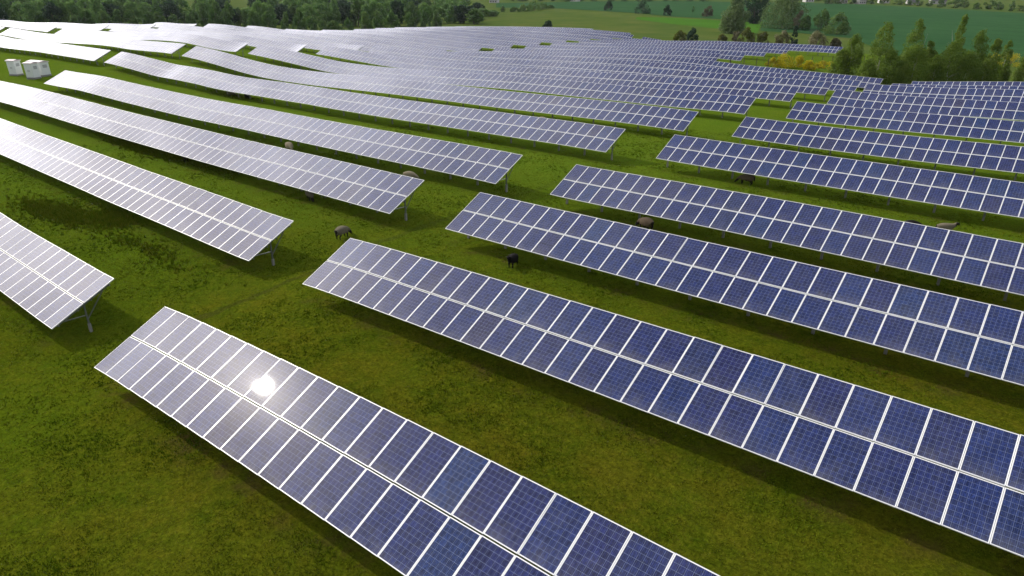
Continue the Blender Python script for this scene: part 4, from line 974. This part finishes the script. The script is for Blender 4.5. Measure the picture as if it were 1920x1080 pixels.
def weeds():
    xs, ys = [], []
    for cx, cy, sx, sy, n in ((-24.5, 8.1, 2.0, .6, 900), (-21.3, 9.6, 1.2, .5, 900), (-27.8, 7.4, 1.8, .5, 400), (-42.5, 20.0, 2.2, .5, 700), (-36.5, 19.6, 2.2, .6, 900), (-31.5, 20.2, 2.0, .5, 700), (-27.0, 20.1, 2.0, .4, 500), (-48, 21, 3, .6, 500), (-62, 43, 3.5, .7, 500), (-14, 8.5, 3, .5, 300)):
        xs.append(rng.normal(cx, sx, n)); ys.append(rng.normal(cy, sy, n))
    x, y = np.concatenate(xs), np.concatenate(ys)
    blades("tall_weeds", x, y, rng.uniform(.10, .30, len(x)), np.full(len(x), .028), 6, rng.uniform(.2, .7, len(x)), "dark green clumps of tall weeds growing along the low edges of the left panel rows", "weeds")
weeds()

# ---------------------------------------------------------------- trees and bushes
def translucent(nt, b, k):
    """light also passes through thin leaves"""
    tr = nt.nodes.new("ShaderNodeBsdfTranslucent"); mx = nt.nodes.new("ShaderNodeMixShader"); mx.inputs[0].default_value = k
    src = b.inputs["Base Color"].links[0].from_socket
    nt.links.new(src, tr.inputs[0])
    nt.links.new(b.outputs[0], mx.inputs[1]); nt.links.new(tr.outputs[0], mx.inputs[2])
    out = [n for n in nt.nodes if n.type == 'OUTPUT_MATERIAL'][0]
    nt.links.new(mx.outputs[0], out.inputs[0])
def leaf_mat(name, stops, rough=0.75):
    m, nt, b = new_mat(name)
    at = N(nt, "Attribute", attribute_name="tint")
    oi = N(nt, "ObjectInfo")
    f = math_n(nt, 'ADD', math_n(nt, 'MULTIPLY', at.outputs["Fac"], .8), math_n(nt, 'MULTIPLY', oi.outputs["Random"], .2))
    nt.links.new(ramp_n(nt, f, stops), b.inputs["Base Color"])
    b.inputs["Roughness"].default_value = rough; b.inputs["Specular IOR Level"].default_value = 0.1
    translucent(nt, b, 0.4)
    return m
LEAF = {
 "wood": leaf_mat("leaf_wood", [(0, (0.064, 0.150, 0.044)), (.5, (0.122, 0.235, 0.056)), (.85, (0.195, 0.321, 0.079)), (1, (0.285, 0.349, 0.107))]),
 "mid": leaf_mat("leaf_mid", [(0, (0.047, 0.112, 0.026)), (.5, (0.090, 0.173, 0.039)), (1, (0.169, 0.248, 0.061))]),
 "dark": leaf_mat("leaf_dark", [(0, (0.018, 0.044, 0.026)), (.6, (0.036, 0.077, 0.036)), (1, (0.065, 0.109, 0.044))]),
 "pale": leaf_mat("leaf_pale", [(0, (0.068, 0.124, 0.041)), (.5, (0.116, 0.180, 0.056)), (1, (0.188, 0.244, 0.090))]),
 "birch": leaf_mat("leaf_birch", [(0, (0.070, 0.125, 0.014)), (.5, (0.125, 0.195, 0.022)), (1, (0.200, 0.260, 0.040))]),
 "red": leaf_mat("leaf_red", [(0, (0.058, 0.060, 0.030)), (.5, (0.101, 0.097, 0.047)), (1, (0.160, 0.134, 0.067))]),
 "yellow": leaf_mat("leaf_yellow", [(0, (0.065, 0.086, 0.013)), (.5, (0.120, 0.140, 0.023)), (1, (0.208, 0.215, 0.052))]),
 "flower": leaf_mat("leaf_flower", [(0, (0.072, 0.079, 0.026)), (.45, (0.132, 0.134, 0.048)), (.7, (0.288, 0.264, 0.144)), (1, (0.624, 0.576, 0.408))]),
 "blossom": leaf_mat("leaf_blossom", [(0, (0.072, 0.084, 0.036)), (.45, (0.180, 0.156, 0.090)), (1, (0.432, 0.360, 0.264))]),
 "broom": leaf_mat("leaf_broom", [(0, (0.085, 0.110, 0.012)), (.28, (0.32, 0.285, 0.012)), (1, (0.70, 0.585, 0.020))]),
}
MAT_BARK = simple_mat("bark", (0.085, 0.070, 0.055), 0.9, 0, .3, 4)
MAT_BIRCH = simple_mat("birch_bark", (0.36, 0.34, 0.30), 0.85, 0, .5, 5)

def crown_arrays(shape, seed, nclump, nleaf, leaf, zlo, asp=1.0):
    """leaf clumps in a unit crown: radius 1 in plan, height 0..1. returns quads and tints"""
    r = np.random.default_rng(seed)
    C, Rad = [], []
    while len(C) < nclump:
        t = r.random(); a = r.random() * 2 * math.pi
        z = zlo + (1 - zlo) * t
        if shape == "round": w = math.sqrt(max(0, 1 - (2 * t - 1) ** 2)) ** .8
        elif shape == "dome": w = math.sqrt(max(0, 1 - t ** 2.2))
        elif shape == "spire": w = (1 - t) ** .55 * (0.75 + .25 * min(1, t * 5)) + .10
        elif shape == "oval": w = max(0, math.sin(math.pi * min(1, .12 + .9 * t))) ** .7 * (1 - .45 * t)
        else: w = 1
        w *= r.uniform(.82, 1.12)
        q = math.sqrt(r.random()) if r.random() < .35 else r.uniform(.72, 1.0)
        cr = r.uniform(.16, .34) * (1.25 - .55 * t if shape == "spire" else 1)
        d = max(0, w - cr * .45) * q
        C.append((d * math.cos(a), d * math.sin(a), z)); Rad.append(cr)
    C, Rad = np.array(C), np.array(Rad)
    ct = r.random(nclump)
    pc = Rad ** 2 / (Rad ** 2).sum()
    ci = r.choice(nclump, nleaf, p=pc)
    d = r.normal(0, 1, (nleaf, 3)); d /= np.linalg.norm(d, axis=1)[:, None]
    rad = Rad[ci] * r.uniform(.55, 1.08, nleaf)
    P = C[ci] + d * rad[:, None] * np.array((1, 1, min(1.0, 1.15 * asp)))
    tint = np.clip(.62 * ct[ci] + .38 * r.random(nleaf), 0, 1)
    nrm = d * .9 + r.normal(0, .55, (nleaf, 3)) + np.array((0, 0, .25)); 
    return P, nrm, tint, r.uniform(.6, 1.3, nleaf) * leaf, r

def crown_mesh(name, shape, seed, nclump, nleaf, leaf, width, height, zlo, mat):
    P, nrm, tint, ls, r = crown_arrays(shape, seed, nclump, nleaf, leaf, zlo, width / 2 / height)
    P = P * np.array((width / 2, width / 2, height))
    n = len(P)
    nrm /= np.linalg.norm(nrm, axis=1)[:, None]
    t = np.cross(nrm, r.normal(0, 1, (n, 3))); t /= np.linalg.norm(t, axis=1)[:, None] + 1e-9
    b = np.cross(nrm, t)
    s = ls[:, None]
    V = np.stack([P - t * s, P - b * s * .6, P + t * s, P + b * s * .6], 1).reshape(-1, 3)
    V[:, 2] = np.maximum(V[:, 2], -.05)
    me = mesh_np(name, V, np.arange(n * 4).reshape(-1, 4), [mat])
    a = me.attributes.new("tint", 'FLOAT', 'POINT'); a.data.foreach_set("value", np.repeat(tint, 4).astype(np.float32))
    return me

def trunk_mesh(name, height, rad, width, zlo, seed, mat, stems=1):
    r = np.random.default_rng(seed); mb = MB()
    for s_ in range(stems):
        lean = r.normal(0, .05 * height, 2) * (1 if stems == 1 else 2.4)
        pts = [(lean[0] * t + r.normal(0, .01 * height), lean[1] * t + r.normal(0, .01 * height), height * .80 * t - (.25 if t == 0 else 0)) for t in np.linspace(0, 1, 6)]
        rr = rad * np.array([1.25, .95, .75, .5, .28, .08])
        mb.tube(pts, rr, 7)
        for b_ in range(6):
            t = r.uniform(.25, .8); i = t * 5; p0 = np.array(pts[int(i)]) * (1 - i % 1) + np.array(pts[min(5, int(i) + 1)]) * (i % 1)
            a = r.uniform(0, 2 * math.pi); L = width * .42 * (1.05 - t * .6)
            p1 = p0 + np.array((math.cos(a) * L * .5, math.sin(a) * L * .5, L * .35)); p2 = p0 + np.array((math.cos(a) * L, math.sin(a) * L, L * .62))
            mb.tube([p0, p1, p2], rad * np.array([.42, .26, .06]) * (1.1 - t), 5)
    return mb.mesh(name, [mat], True)

KINDS = {  # kind: (shape, leaf material, clumps, leaves, leaf size m, zlo, bark, trunk radius factor, stems, category, variants)
 "wood_tree": ("round", "wood", 46, 2300, .62, .10, MAT_BARK, .020, 1, "tree", 5),
 "wood_shrub": ("dome", "mid", 22, 1100, .42, .02, MAT_BARK, .016, 3, "shrub", 3),
 "far_tree": ("round", "mid", 24, 900, .75, .08, MAT_BARK, .020, 1, "tree", 3),
 "tree_pale": ("oval", "pale", 70, 6500, .48, .03, MAT_BARK, .022, 1, "tree", 0),
 "tree_dark": ("round", "dark", 50, 4200, .55, .05, MAT_BARK, .022, 1, "tree", 0),
 "tree_blossom": ("oval", "blossom", 26, 1700, .34, .10, MAT_BARK, .018, 1, "tree", 0),
 "tree_mid": ("dome", "mid", 34, 2600, .40, .02, MAT_BARK, .02, 1, "tree", 0),
 "tree_small": ("round", "mid", 10, 350, .32, .35, MAT_BARK, .02, 1, "tree", 0),
 "bush_dark": ("dome", "dark", 26, 1700, .36, .0, MAT_BARK, .016, 3, "bush", 0),
 "bush_red": ("dome", "red", 26, 1600, .36, .0, MAT_BARK, .016, 3, "bush", 0),
 "bush_mid": ("dome", "mid", 24, 1400, .38, .0, MAT_BARK, .016, 3, "bush", 0),
 "bush_yellow": ("dome", "yellow", 26, 1700, .30, .0, MAT_BARK, .016, 3, "bush", 0),
 "bush_flower": ("dome", "flower", 30, 2000, .26, .0, MAT_BARK, .016, 3, "bush", 0),
 "conifer": ("spire", "dark", 34, 1900, .30, .02, MAT_BARK, .018, 1, "shrub", 0),
 "birch": ("spire", "birch", 110, 7500, .135, .04, MAT_BIRCH, .010, 1, "tree", 0),
 "broom": ("dome", "broom", 26, 1900, .12, .0, MAT_BARK, .012, 3, "bush", 0),
}
SHARED = {}
GROUPS = {"wood_tree": "trees of the wood behind the array", "wood_shrub": "shrubs along the edge of the wood", "far_tree": "trees of the far belt beyond the fields",
          "birch": "young birches behind the right hand panel rows", "broom": "yellow flowering broom bushes", "bush_mid": "bushes of the long hedge"}
def plant(i, kind, x, y, z, hgt, wid, lab):
    shape, lm, nc, nl, ls, zlo, bark, rf, stems, cat, var = KINDS[kind]
    if kind == "birch" and hgt / wid < 1.5: shape = "dome"
    if kind == "broom": wid *= 1.35; hgt *= 1.25
    name = {"wood_tree": "tree", "far_tree": "tree", "tree_pale": "tree", "tree_dark": "tree", "tree_mid": "tree", "tree_blossom": "blossom_tree", "tree_small": "sapling",
            "wood_shrub": "shrub", "birch": "birch_tree", "broom": "broom_bush", "conifer": "evergreen_shrub"}.get(kind, "bush")
    z = float(gz(x, y))
    root = empty(name, (x, y, z), random.uniform(0, 6.28))
    hgt *= 1.04
    grp = lab.startswith("G:")
    tag(root, lab[2:] if grp else lab, cat, GROUPS.get(kind) if (grp or kind in ("birch", "broom")) else None)
    if var:
        v = (kind, i % var)
        if v not in SHARED:
            W0, H0 = (12.0, 14.0) if kind != "wood_shrub" else (6.0, 4.0)
            lm2 = {"wood": ["wood", "wood", "dark", "mid", "wood"][v[1]]}.get(lm, lm)
            SHARED[v] = (crown_mesh("crown", shape if v[1] % 2 == 0 else "oval", 100 + i, nc, nl, ls, W0, H0, zlo, LEAF[lm2]), trunk_mesh("trunk", H0, H0 * rf, W0, zlo, 50 + i, bark, stems), W0, H0)
        cm, tm, W0, H0 = SHARED[v]
        for nm, me in (("crown", cm), ("trunk", tm)):
            o = link(nm, me, root); o.scale = (wid / W0, wid / W0, hgt / H0)
    else:
        link("crown", crown_mesh("crown", shape, 300 + i, nc, nl, ls, wid, hgt, zlo, LEAF[lm]), root)
        link("trunk", trunk_mesh("trunk", hgt, hgt * rf, wid, zlo, 500 + i, bark, stems), root)
for i, (kind, x, y, z, hg, wd, lab) in enumerate(PLANTS): plant(i, kind, x, y, z, hg, wd, lab)

# ---------------------------------------------------------------- fence by the broom
MAT_WOODPOST = simple_mat("fence_post_wood", (0.075, 0.062, 0.050), 0.9, 0, .3, 8)
MAT_WIRE = simple_mat("fence_wire", (0.10, 0.10, 0.10), 0.6, 0.4)
def fence(pts, label):
    P = np.array(pts, float); s = np.r_[0, np.cumsum(np.linalg.norm(np.diff(P, axis=0), axis=1))]
    n = int(s[-1] / 3.2) + 1; t = np.linspace(0, s[-1], n)
    X, Y = np.interp(t, s, P[:, 0]), np.interp(t, s, P[:, 1]); Z = gz(X, Y)
    root = empty("wire_fence", (X[0], Y[0], Z[0])); tag(root, label, "fence")
    mb = MB(); mb.box(-.06, .06, -.06, .06, -.3, 2.0); pm = mb.mesh("post", [MAT_WOODPOST])
    for x, y, z in zip(X, Y, Z): link("post", pm, root, (x - X[0], y - Y[0], z - Z[0]))
    w = MB()
    for hh in (.3, .7, 1.1, 1.5, 1.9): w.tube(np.stack([X - X[0], Y - Y[0], Z - Z[0] + hh], -1), .012, 4)
    link("wire", w.mesh("wire", [MAT_WIRE]), root)
fence([(-36.0, 141.5), (-31.8, 147.5), (-28.9, 152.6), (-27.1, 158.0), (-24.5, 161.3), (-22.4, 166.2), (-20.2, 171), (-12, 186)], "dark wire fence on thin posts behind the yellow broom thicket")

# ---------------------------------------------------------------- white transformer cabinets
MAT_CAB = simple_mat("cabinet_white", (0.76, 0.78, 0.78), 0.55, 0, .06, 3)
MAT_CABROOF = simple_mat("cabinet_roof", (0.76, 0.67, 0.68), 0.5, 0, .05, 3)
MAT_CABDARK = simple_mat("cabinet_trim", (0.20, 0.21, 0.21), 0.6, 0, .1, 3)
def cabinet(x, y, w, d, hh, rz, label):
    z = float(gz(x, y))
    root = empty("transformer_cabinet", (x, y, z), rz); tag(root, label, "cabinet", "white transformer cabinets")
    b = MB(); b.box(-w / 2, w / 2, -d / 2, d / 2, .22, hh); link("body", b.mesh("body", [MAT_CAB]), root)
    b = MB(); b.box(-w / 2 - .05, w / 2 + .05, -d / 2 - .05, d / 2 + .05, -.3, .217); link("plinth", b.mesh("plinth", [MAT_CONC]), root)
    b = MB(); o = .10
    b.add([(-w/2-o, -d/2-o, hh+.003), (w/2+o, -d/2-o, hh+.003), (w/2+o, d/2+o, hh+.003), (-w/2-o, d/2+o, hh+.003), (-w/2-o, -d/2-o, hh+.12), (w/2+o, -d/2-o, hh+.12), (w/2+o, d/2+o, hh+.12), (-w/2-o, d/2+o, hh+.12), (-w/2-o, 0, hh+.24), (w/2+o, 0, hh+.24)],
          [[0, 3, 2, 1], [0, 1, 5, 4], [2, 3, 7, 6], [4, 5, 9, 8], [6, 7, 8, 9]], 0)
    b.bar((w/2+o-.01, -d/2-o, hh+.06), (w/2+o-.01, d/2+o, hh+.06), .02, .12); b.bar((-w/2-o+.01, -d/2-o, hh+.06), (-w/2-o+.01, d/2+o, hh+.06), .02, .12)
    link("roof", b.mesh("roof", [MAT_CABROOF]), root)
    for side in (-1, 1):
        dd = MB(); cx = side * w * .24
        dd.box(cx - w * .21, cx + w * .21, -d / 2 - .025, -d / 2 - .003, .32, hh - .15); do = link("door", dd.mesh("door", [MAT_CAB]), root)
        hd = MB(); hd.box(cx - side * w * .16 - .02, cx - side * w * .16 + .02, -d / 2 - .06, -d / 2 - .028, hh * .5, hh * .5 + .2); link("handle", hd.mesh("handle", [MAT_CABDARK]), do)
    v = MB()
    for q in range(5): v.box(w / 2 + .003, w / 2 + .02, -d * .25, d * .25, hh - .75 + q * .09, hh - .70 + q * .09)
    link("vent", v.mesh("vent", [MAT_CABDARK]), root)
cabinet(-100.8, 29.8, 1.3, 1.2, 2.1, R(28), "leftmost white cabinet, standing apart on the grass")
cabinet(-95.0, 30.2, 1.3, 1.2, 2.15, R(28), "front white narrow cabinet, nearest the end of the long panel row")
cabinet(-97.2, 31.9, 2.9, 1.3, 2.0, R(14), "wider grey sided cabinet standing behind the front narrow one")

# ---------------------------------------------------------------- far houses
MAT_WALL = simple_mat("render_white", (0.50, 0.49, 0.46), 0.85, 0, .06, .5)
MAT_ROOFD = simple_mat("roof_slate", (0.075, 0.072, 0.078), 0.7, 0, .25, 1.5)
MAT_ROOFR = simple_mat("roof_red_tile", (0.34, 0.085, 0.035), 0.8, 0, .25, 1.5)
MAT_WIN = simple_mat("window_dark", (0.03, 0.035, 0.045), 0.15, 0, .1)
def house(x, y, z, w, d, hh, rz, roof, label):
    z = float(gz(x, y)) - .3
    root = empty("house", (x, y, z), rz); tag(root, label, "house")
    rh = d * .42
    b = MB(); b.box(-w/2, w/2, -d/2, d/2, -.5, hh)
    link("wall", b.mesh("wall", [MAT_WALL]), root)
    g = MB()
    for sx in (-1, 1):
        xa = sx * (w / 2 - .15); xb = sx * w / 2
        a0, a1 = min(xa, xb), max(xa, xb)
        g.add([(a0, -d/2, hh+.002), (a0, d/2, hh+.002), (a0, .05, hh+rh-.05), (a0, -.05, hh+rh-.05), (a1, -d/2, hh+.002), (a1, d/2, hh+.002), (a1, .05, hh+rh-.05), (a1, -.05, hh+rh-.05)],
              [[0, 1, 2, 3], [7, 6, 5, 4], [0, 4, 5, 1], [1, 5, 6, 2], [2, 6, 7, 3], [3, 7, 4, 0]])
    link("gable", g.mesh("gable", [MAT_WALL]), root)
    rf = MB(); ov = .5
    for s_ in (-1, 1):
        e = np.array((0, s_ * (d/2 + ov), hh - ov * rh / (d/2))); t = np.array((0, 0, hh + rh))
        rf.bar(e + (0, 0, .10), t + (0, 0, .10), w + 2 * ov, .16)
    ro = link("roof", rf.mesh("roof", [roof]), root)
    c = MB(); c.box(w*.2, w*.2 + .7, -.35, .35, hh + rh * .6, hh + rh + 1.0); link("chimney", c.mesh("chimney", [MAT_ROOFR]), ro)
    for zz in (1.0, 3.6):
        if zz + 1.3 > hh: continue
        for q in (-.3, 0, .3):
            m = MB(); m.box(q*w - .6, q*w + .6, -d/2 - .04, -d/2 - .003, zz, zz + 1.3); link("window", m.mesh("window", [MAT_WIN]), root)
HS = [(11, 8, 5.0, .3, MAT_ROOFD), (12, 8, 5.0, -.2, MAT_ROOFD), (11, 9, 5.4, .8, MAT_ROOFD), (10, 9, 5.4, 1.3, MAT_ROOFD), (10, 9, 5.6, 1.0, MAT_ROOFD), (11, 9, 4.6, .5, MAT_ROOFR), (12, 8, 3.2, .6, MAT_ROOFD), (16, 9, 4.2, .5, MAT_ROOFD)]
for (x, y, z, n), (w, d, hh, rz, rf) in zip(HOUSES, HS): house(x, y, z - .3, w * .8, d * .75, hh * .72, rz, rf, n)

# ---------------------------------------------------------------- sheep
def sheep_mat(name, wool, dark):
    m, nt, b = new_mat(name)
    at = N(nt, "Attribute", attribute_name="dark"); tc = N(nt, "TexCoord")
    f = noise_n(nt, tc.outputs["Object"], 9.0, 5, .7)
    w = mix_n(nt, f, tuple(x * .65 for x in wool), tuple(x * 1.25 for x in wool))
    nt.links.new(mix_n(nt, at.outputs["Fac"], w, dark), b.inputs["Base Color"])
    b.inputs["Roughness"].default_value = .95; b.inputs["Specular IOR Level"].default_value = .1
    bp = N(nt, "Bump"); bp.inputs["Strength"].default_value = .8; bp.inputs["Distance"].default_value = .04
    nt.links.new(noise_n(nt, tc.outputs["Object"], 26.0, 4, .7), bp.inputs["Height"]); nt.links.new(bp.outputs[0], b.inputs["Normal"])
    return m
SHEEP_M = {"grey": sheep_mat("wool_grey", (0.17, 0.15, 0.105), (0.022, 0.019, 0.017)), "cream": sheep_mat("wool_cream", (0.27, 0.23, 0.155), (0.030, 0.026, 0.022)),
           "brown": sheep_mat("wool_brown", (0.11, 0.082, 0.055), (0.020, 0.016, 0.014)), "black": sheep_mat("wool_black", (0.014, 0.012, 0.012), (0.010, 0.009, 0.009))}
def sheep_mesh(mat, head):
    """skinned sheep standing along +x, hooves at z = 0; head 'graze' or 'up'"""
    P, E, RD = [], [], []
    def v(p, r, parent=None):
        P.append(p); RD.append(r * (1.26 if r > .12 else 1.05))
        if parent is not None: E.append((parent, len(P) - 1))
        return len(P) - 1
    pel = v((-.36, 0, .66), .23); mid = v((0, 0, .67), .275, pel); che = v((.34, 0, .66), .235, mid)
    rump = v((-.52, 0, .63), .15, pel); t1 = v((-.60, 0, .53), .05, rump); v((-.63, 0, .34), .030, t1)
    if head == "graze":
        n1 = v((.55, 0, .55), .13, che); n2 = v((.70, .02, .34), .095, n1); hd = v((.80, .03, .20), .088, n2); v((.90, .04, .07), .052, hd)
        ear = [((.74, .14, .28), .02), ((.74, -.10, .28), .02)]
    else:
        n1 = v((.54, 0, .84), .13, che); n2 = v((.64, 0, 1.0), .10, n1); hd = v((.74, .01, 1.04), .088, n2); v((.89, .02, .95), .052, hd)
        ear = [((.68, .15, 1.06), .02), ((.68, -.13, 1.06), .02)]
    for p, r in ear: v(p, r, hd)
    for sy in (-1, 1):
        a = v((.30, sy * .13, .46), .10, che); b = v((.32, sy * .13, .27), .048, a); c = v((.31, sy * .13, .09), .036, b); v((.34, sy * .13, .02), .042, c)
        a = v((-.36, sy * .14, .46), .125, pel); b = v((-.30, sy * .14, .34), .066, a); c = v((-.43, sy * .14, .24), .042, b); d = v((-.41, sy * .14, .07), .035, c); v((-.38, sy * .14, .02), .042, d)
    me = bpy.data.meshes.new("sheep_skin"); me.from_pydata(P, E, [])
    o = bpy.data.objects.new("sheep_skin", me); COL.objects.link(o)
    sk = o.modifiers.new("s", 'SKIN'); sk.use_smooth_shade = True
    for i, r in enumerate(RD): me.skin_vertices[0].data[i].radius = (r, r)
    me.skin_vertices[0].data[0].use_root = True
    ss = o.modifiers.new("u", 'SUBSURF'); ss.levels = 2
    dg = bpy.context.evaluated_depsgraph_get()
    out = bpy.data.meshes.new_from_object(o.evaluated_get(dg)); out.name = "sheep"
    bpy.data.objects.remove(o)
    n = len(out.vertices); co = np.empty(n * 3, np.float32); out.vertices.foreach_get("co", co); co = co.reshape(-1, 3)
    hz = .36 if head == "graze" else .98
    hd_ = (co[:, 0] > .60) & (co[:, 2] < .40) if head == "graze" else (co[:, 0] > .60) & (co[:, 2] > .82)
    dk = np.where(hd_ | (co[:, 2] < .37) | (co[:, 0] < -.585), 1.0, 0.0)
    a = out.attributes.new("dark", 'FLOAT', 'POINT'); a.data.foreach_set("value", dk.astype(np.float32))
    out.materials.clear(); out.materials.append(mat)
    return out
SHM = {}
def sheep(x, y, rz, wool, head, sc, label):
    k = (wool, head)
    if k not in SHM: SHM[k] = sheep_mesh(SHEEP_M[wool], head)
    o = link("sheep", SHM[k], None, (x, y, float(gz(x, y)) - .01)); o.rotation_euler = (0, 0, R(rz)); o.scale = (sc * .92, sc * .92, sc * .84)
    tag(o, label, "sheep", "sheep grazing among the panels")
sheep(-5.25, 16.0, 100, "grey", "graze", .98, "grey sheep with dark tail and legs grazing in the open grass aisle")
sheep(-26.4, 27.0, -20, "cream", "graze", 1.1, "pale woolly sheep with a black head in the shade between two pale rows")
sheep(-10.6, 26.6, 20, "cream", "graze", 1.0, "cream sheep whose back shows over the right end of a pale panel row")
sheep(-12.9, 19.3, -25, "grey", "graze", 1.0, "grey brown sheep half hidden under the low edge of a pale panel row")
sheep(8.3, 28.1, 160, "brown", "graze", 1.05, "brown sheep with a pale rump under the fourth right hand row")
sheep(5.85, 18.3, -75, "black", "up", .85, "small black sheep facing forward under a deep blue panel row")
sheep(8.8, 42.9, 185, "brown", "graze", 1.05, "brown sheep in the shade under the fifth right hand panel row")
sheep(22.5, 39.0, 20, "grey", "up", .88, "grey sheep with a dark head showing above a blue panel row's top edge")
sheep(20.9, 38.1, 35, "black", "graze", 1.0, "black sheep of which only the back shows above a panel row's top edge")
sheep(-18.5, 54.0, 10, "cream", "graze", .9, "cream sheep showing above the fifth row's top edge")
sheep(-30.6, 19.7, 150, "brown", "graze", 1.0, "brown sheep among dark weeds under the third left hand row")
sheep(-61.6, 42.3, 20, "grey", "graze", 1.0, "small grey sheep under the fifth row, left of a black one")
sheep(-58.5, 42.6, -15, "black", "graze", 1.0, "tiny black sheep under the fifth row, far back on the left")

# ---------------------------------------------------------------- thin summer haze
def haze(density):
    mb = MB(); mb.box(-4300, 4300, -4300, 4300, -24.0, 19.0)
    m = bpy.data.materials.new("haze"); m.use_nodes = True
    nt = m.node_tree; nt.nodes.clear()
    o = nt.nodes.new("ShaderNodeOutputMaterial"); v = nt.nodes.new("ShaderNodeVolumePrincipled")
    v.inputs["Color"].default_value = (0.86, 0.92, 1.0, 1); v.inputs["Density"].default_value = density; v.inputs["Anisotropy"].default_value = 0.2
    nt.links.new(v.outputs[0], o.inputs["Volume"])
    tag(link("haze", mb.mesh("haze", [m])), "thin pale haze over the fields", "haze", kind="stuff")
haze(0.00004)
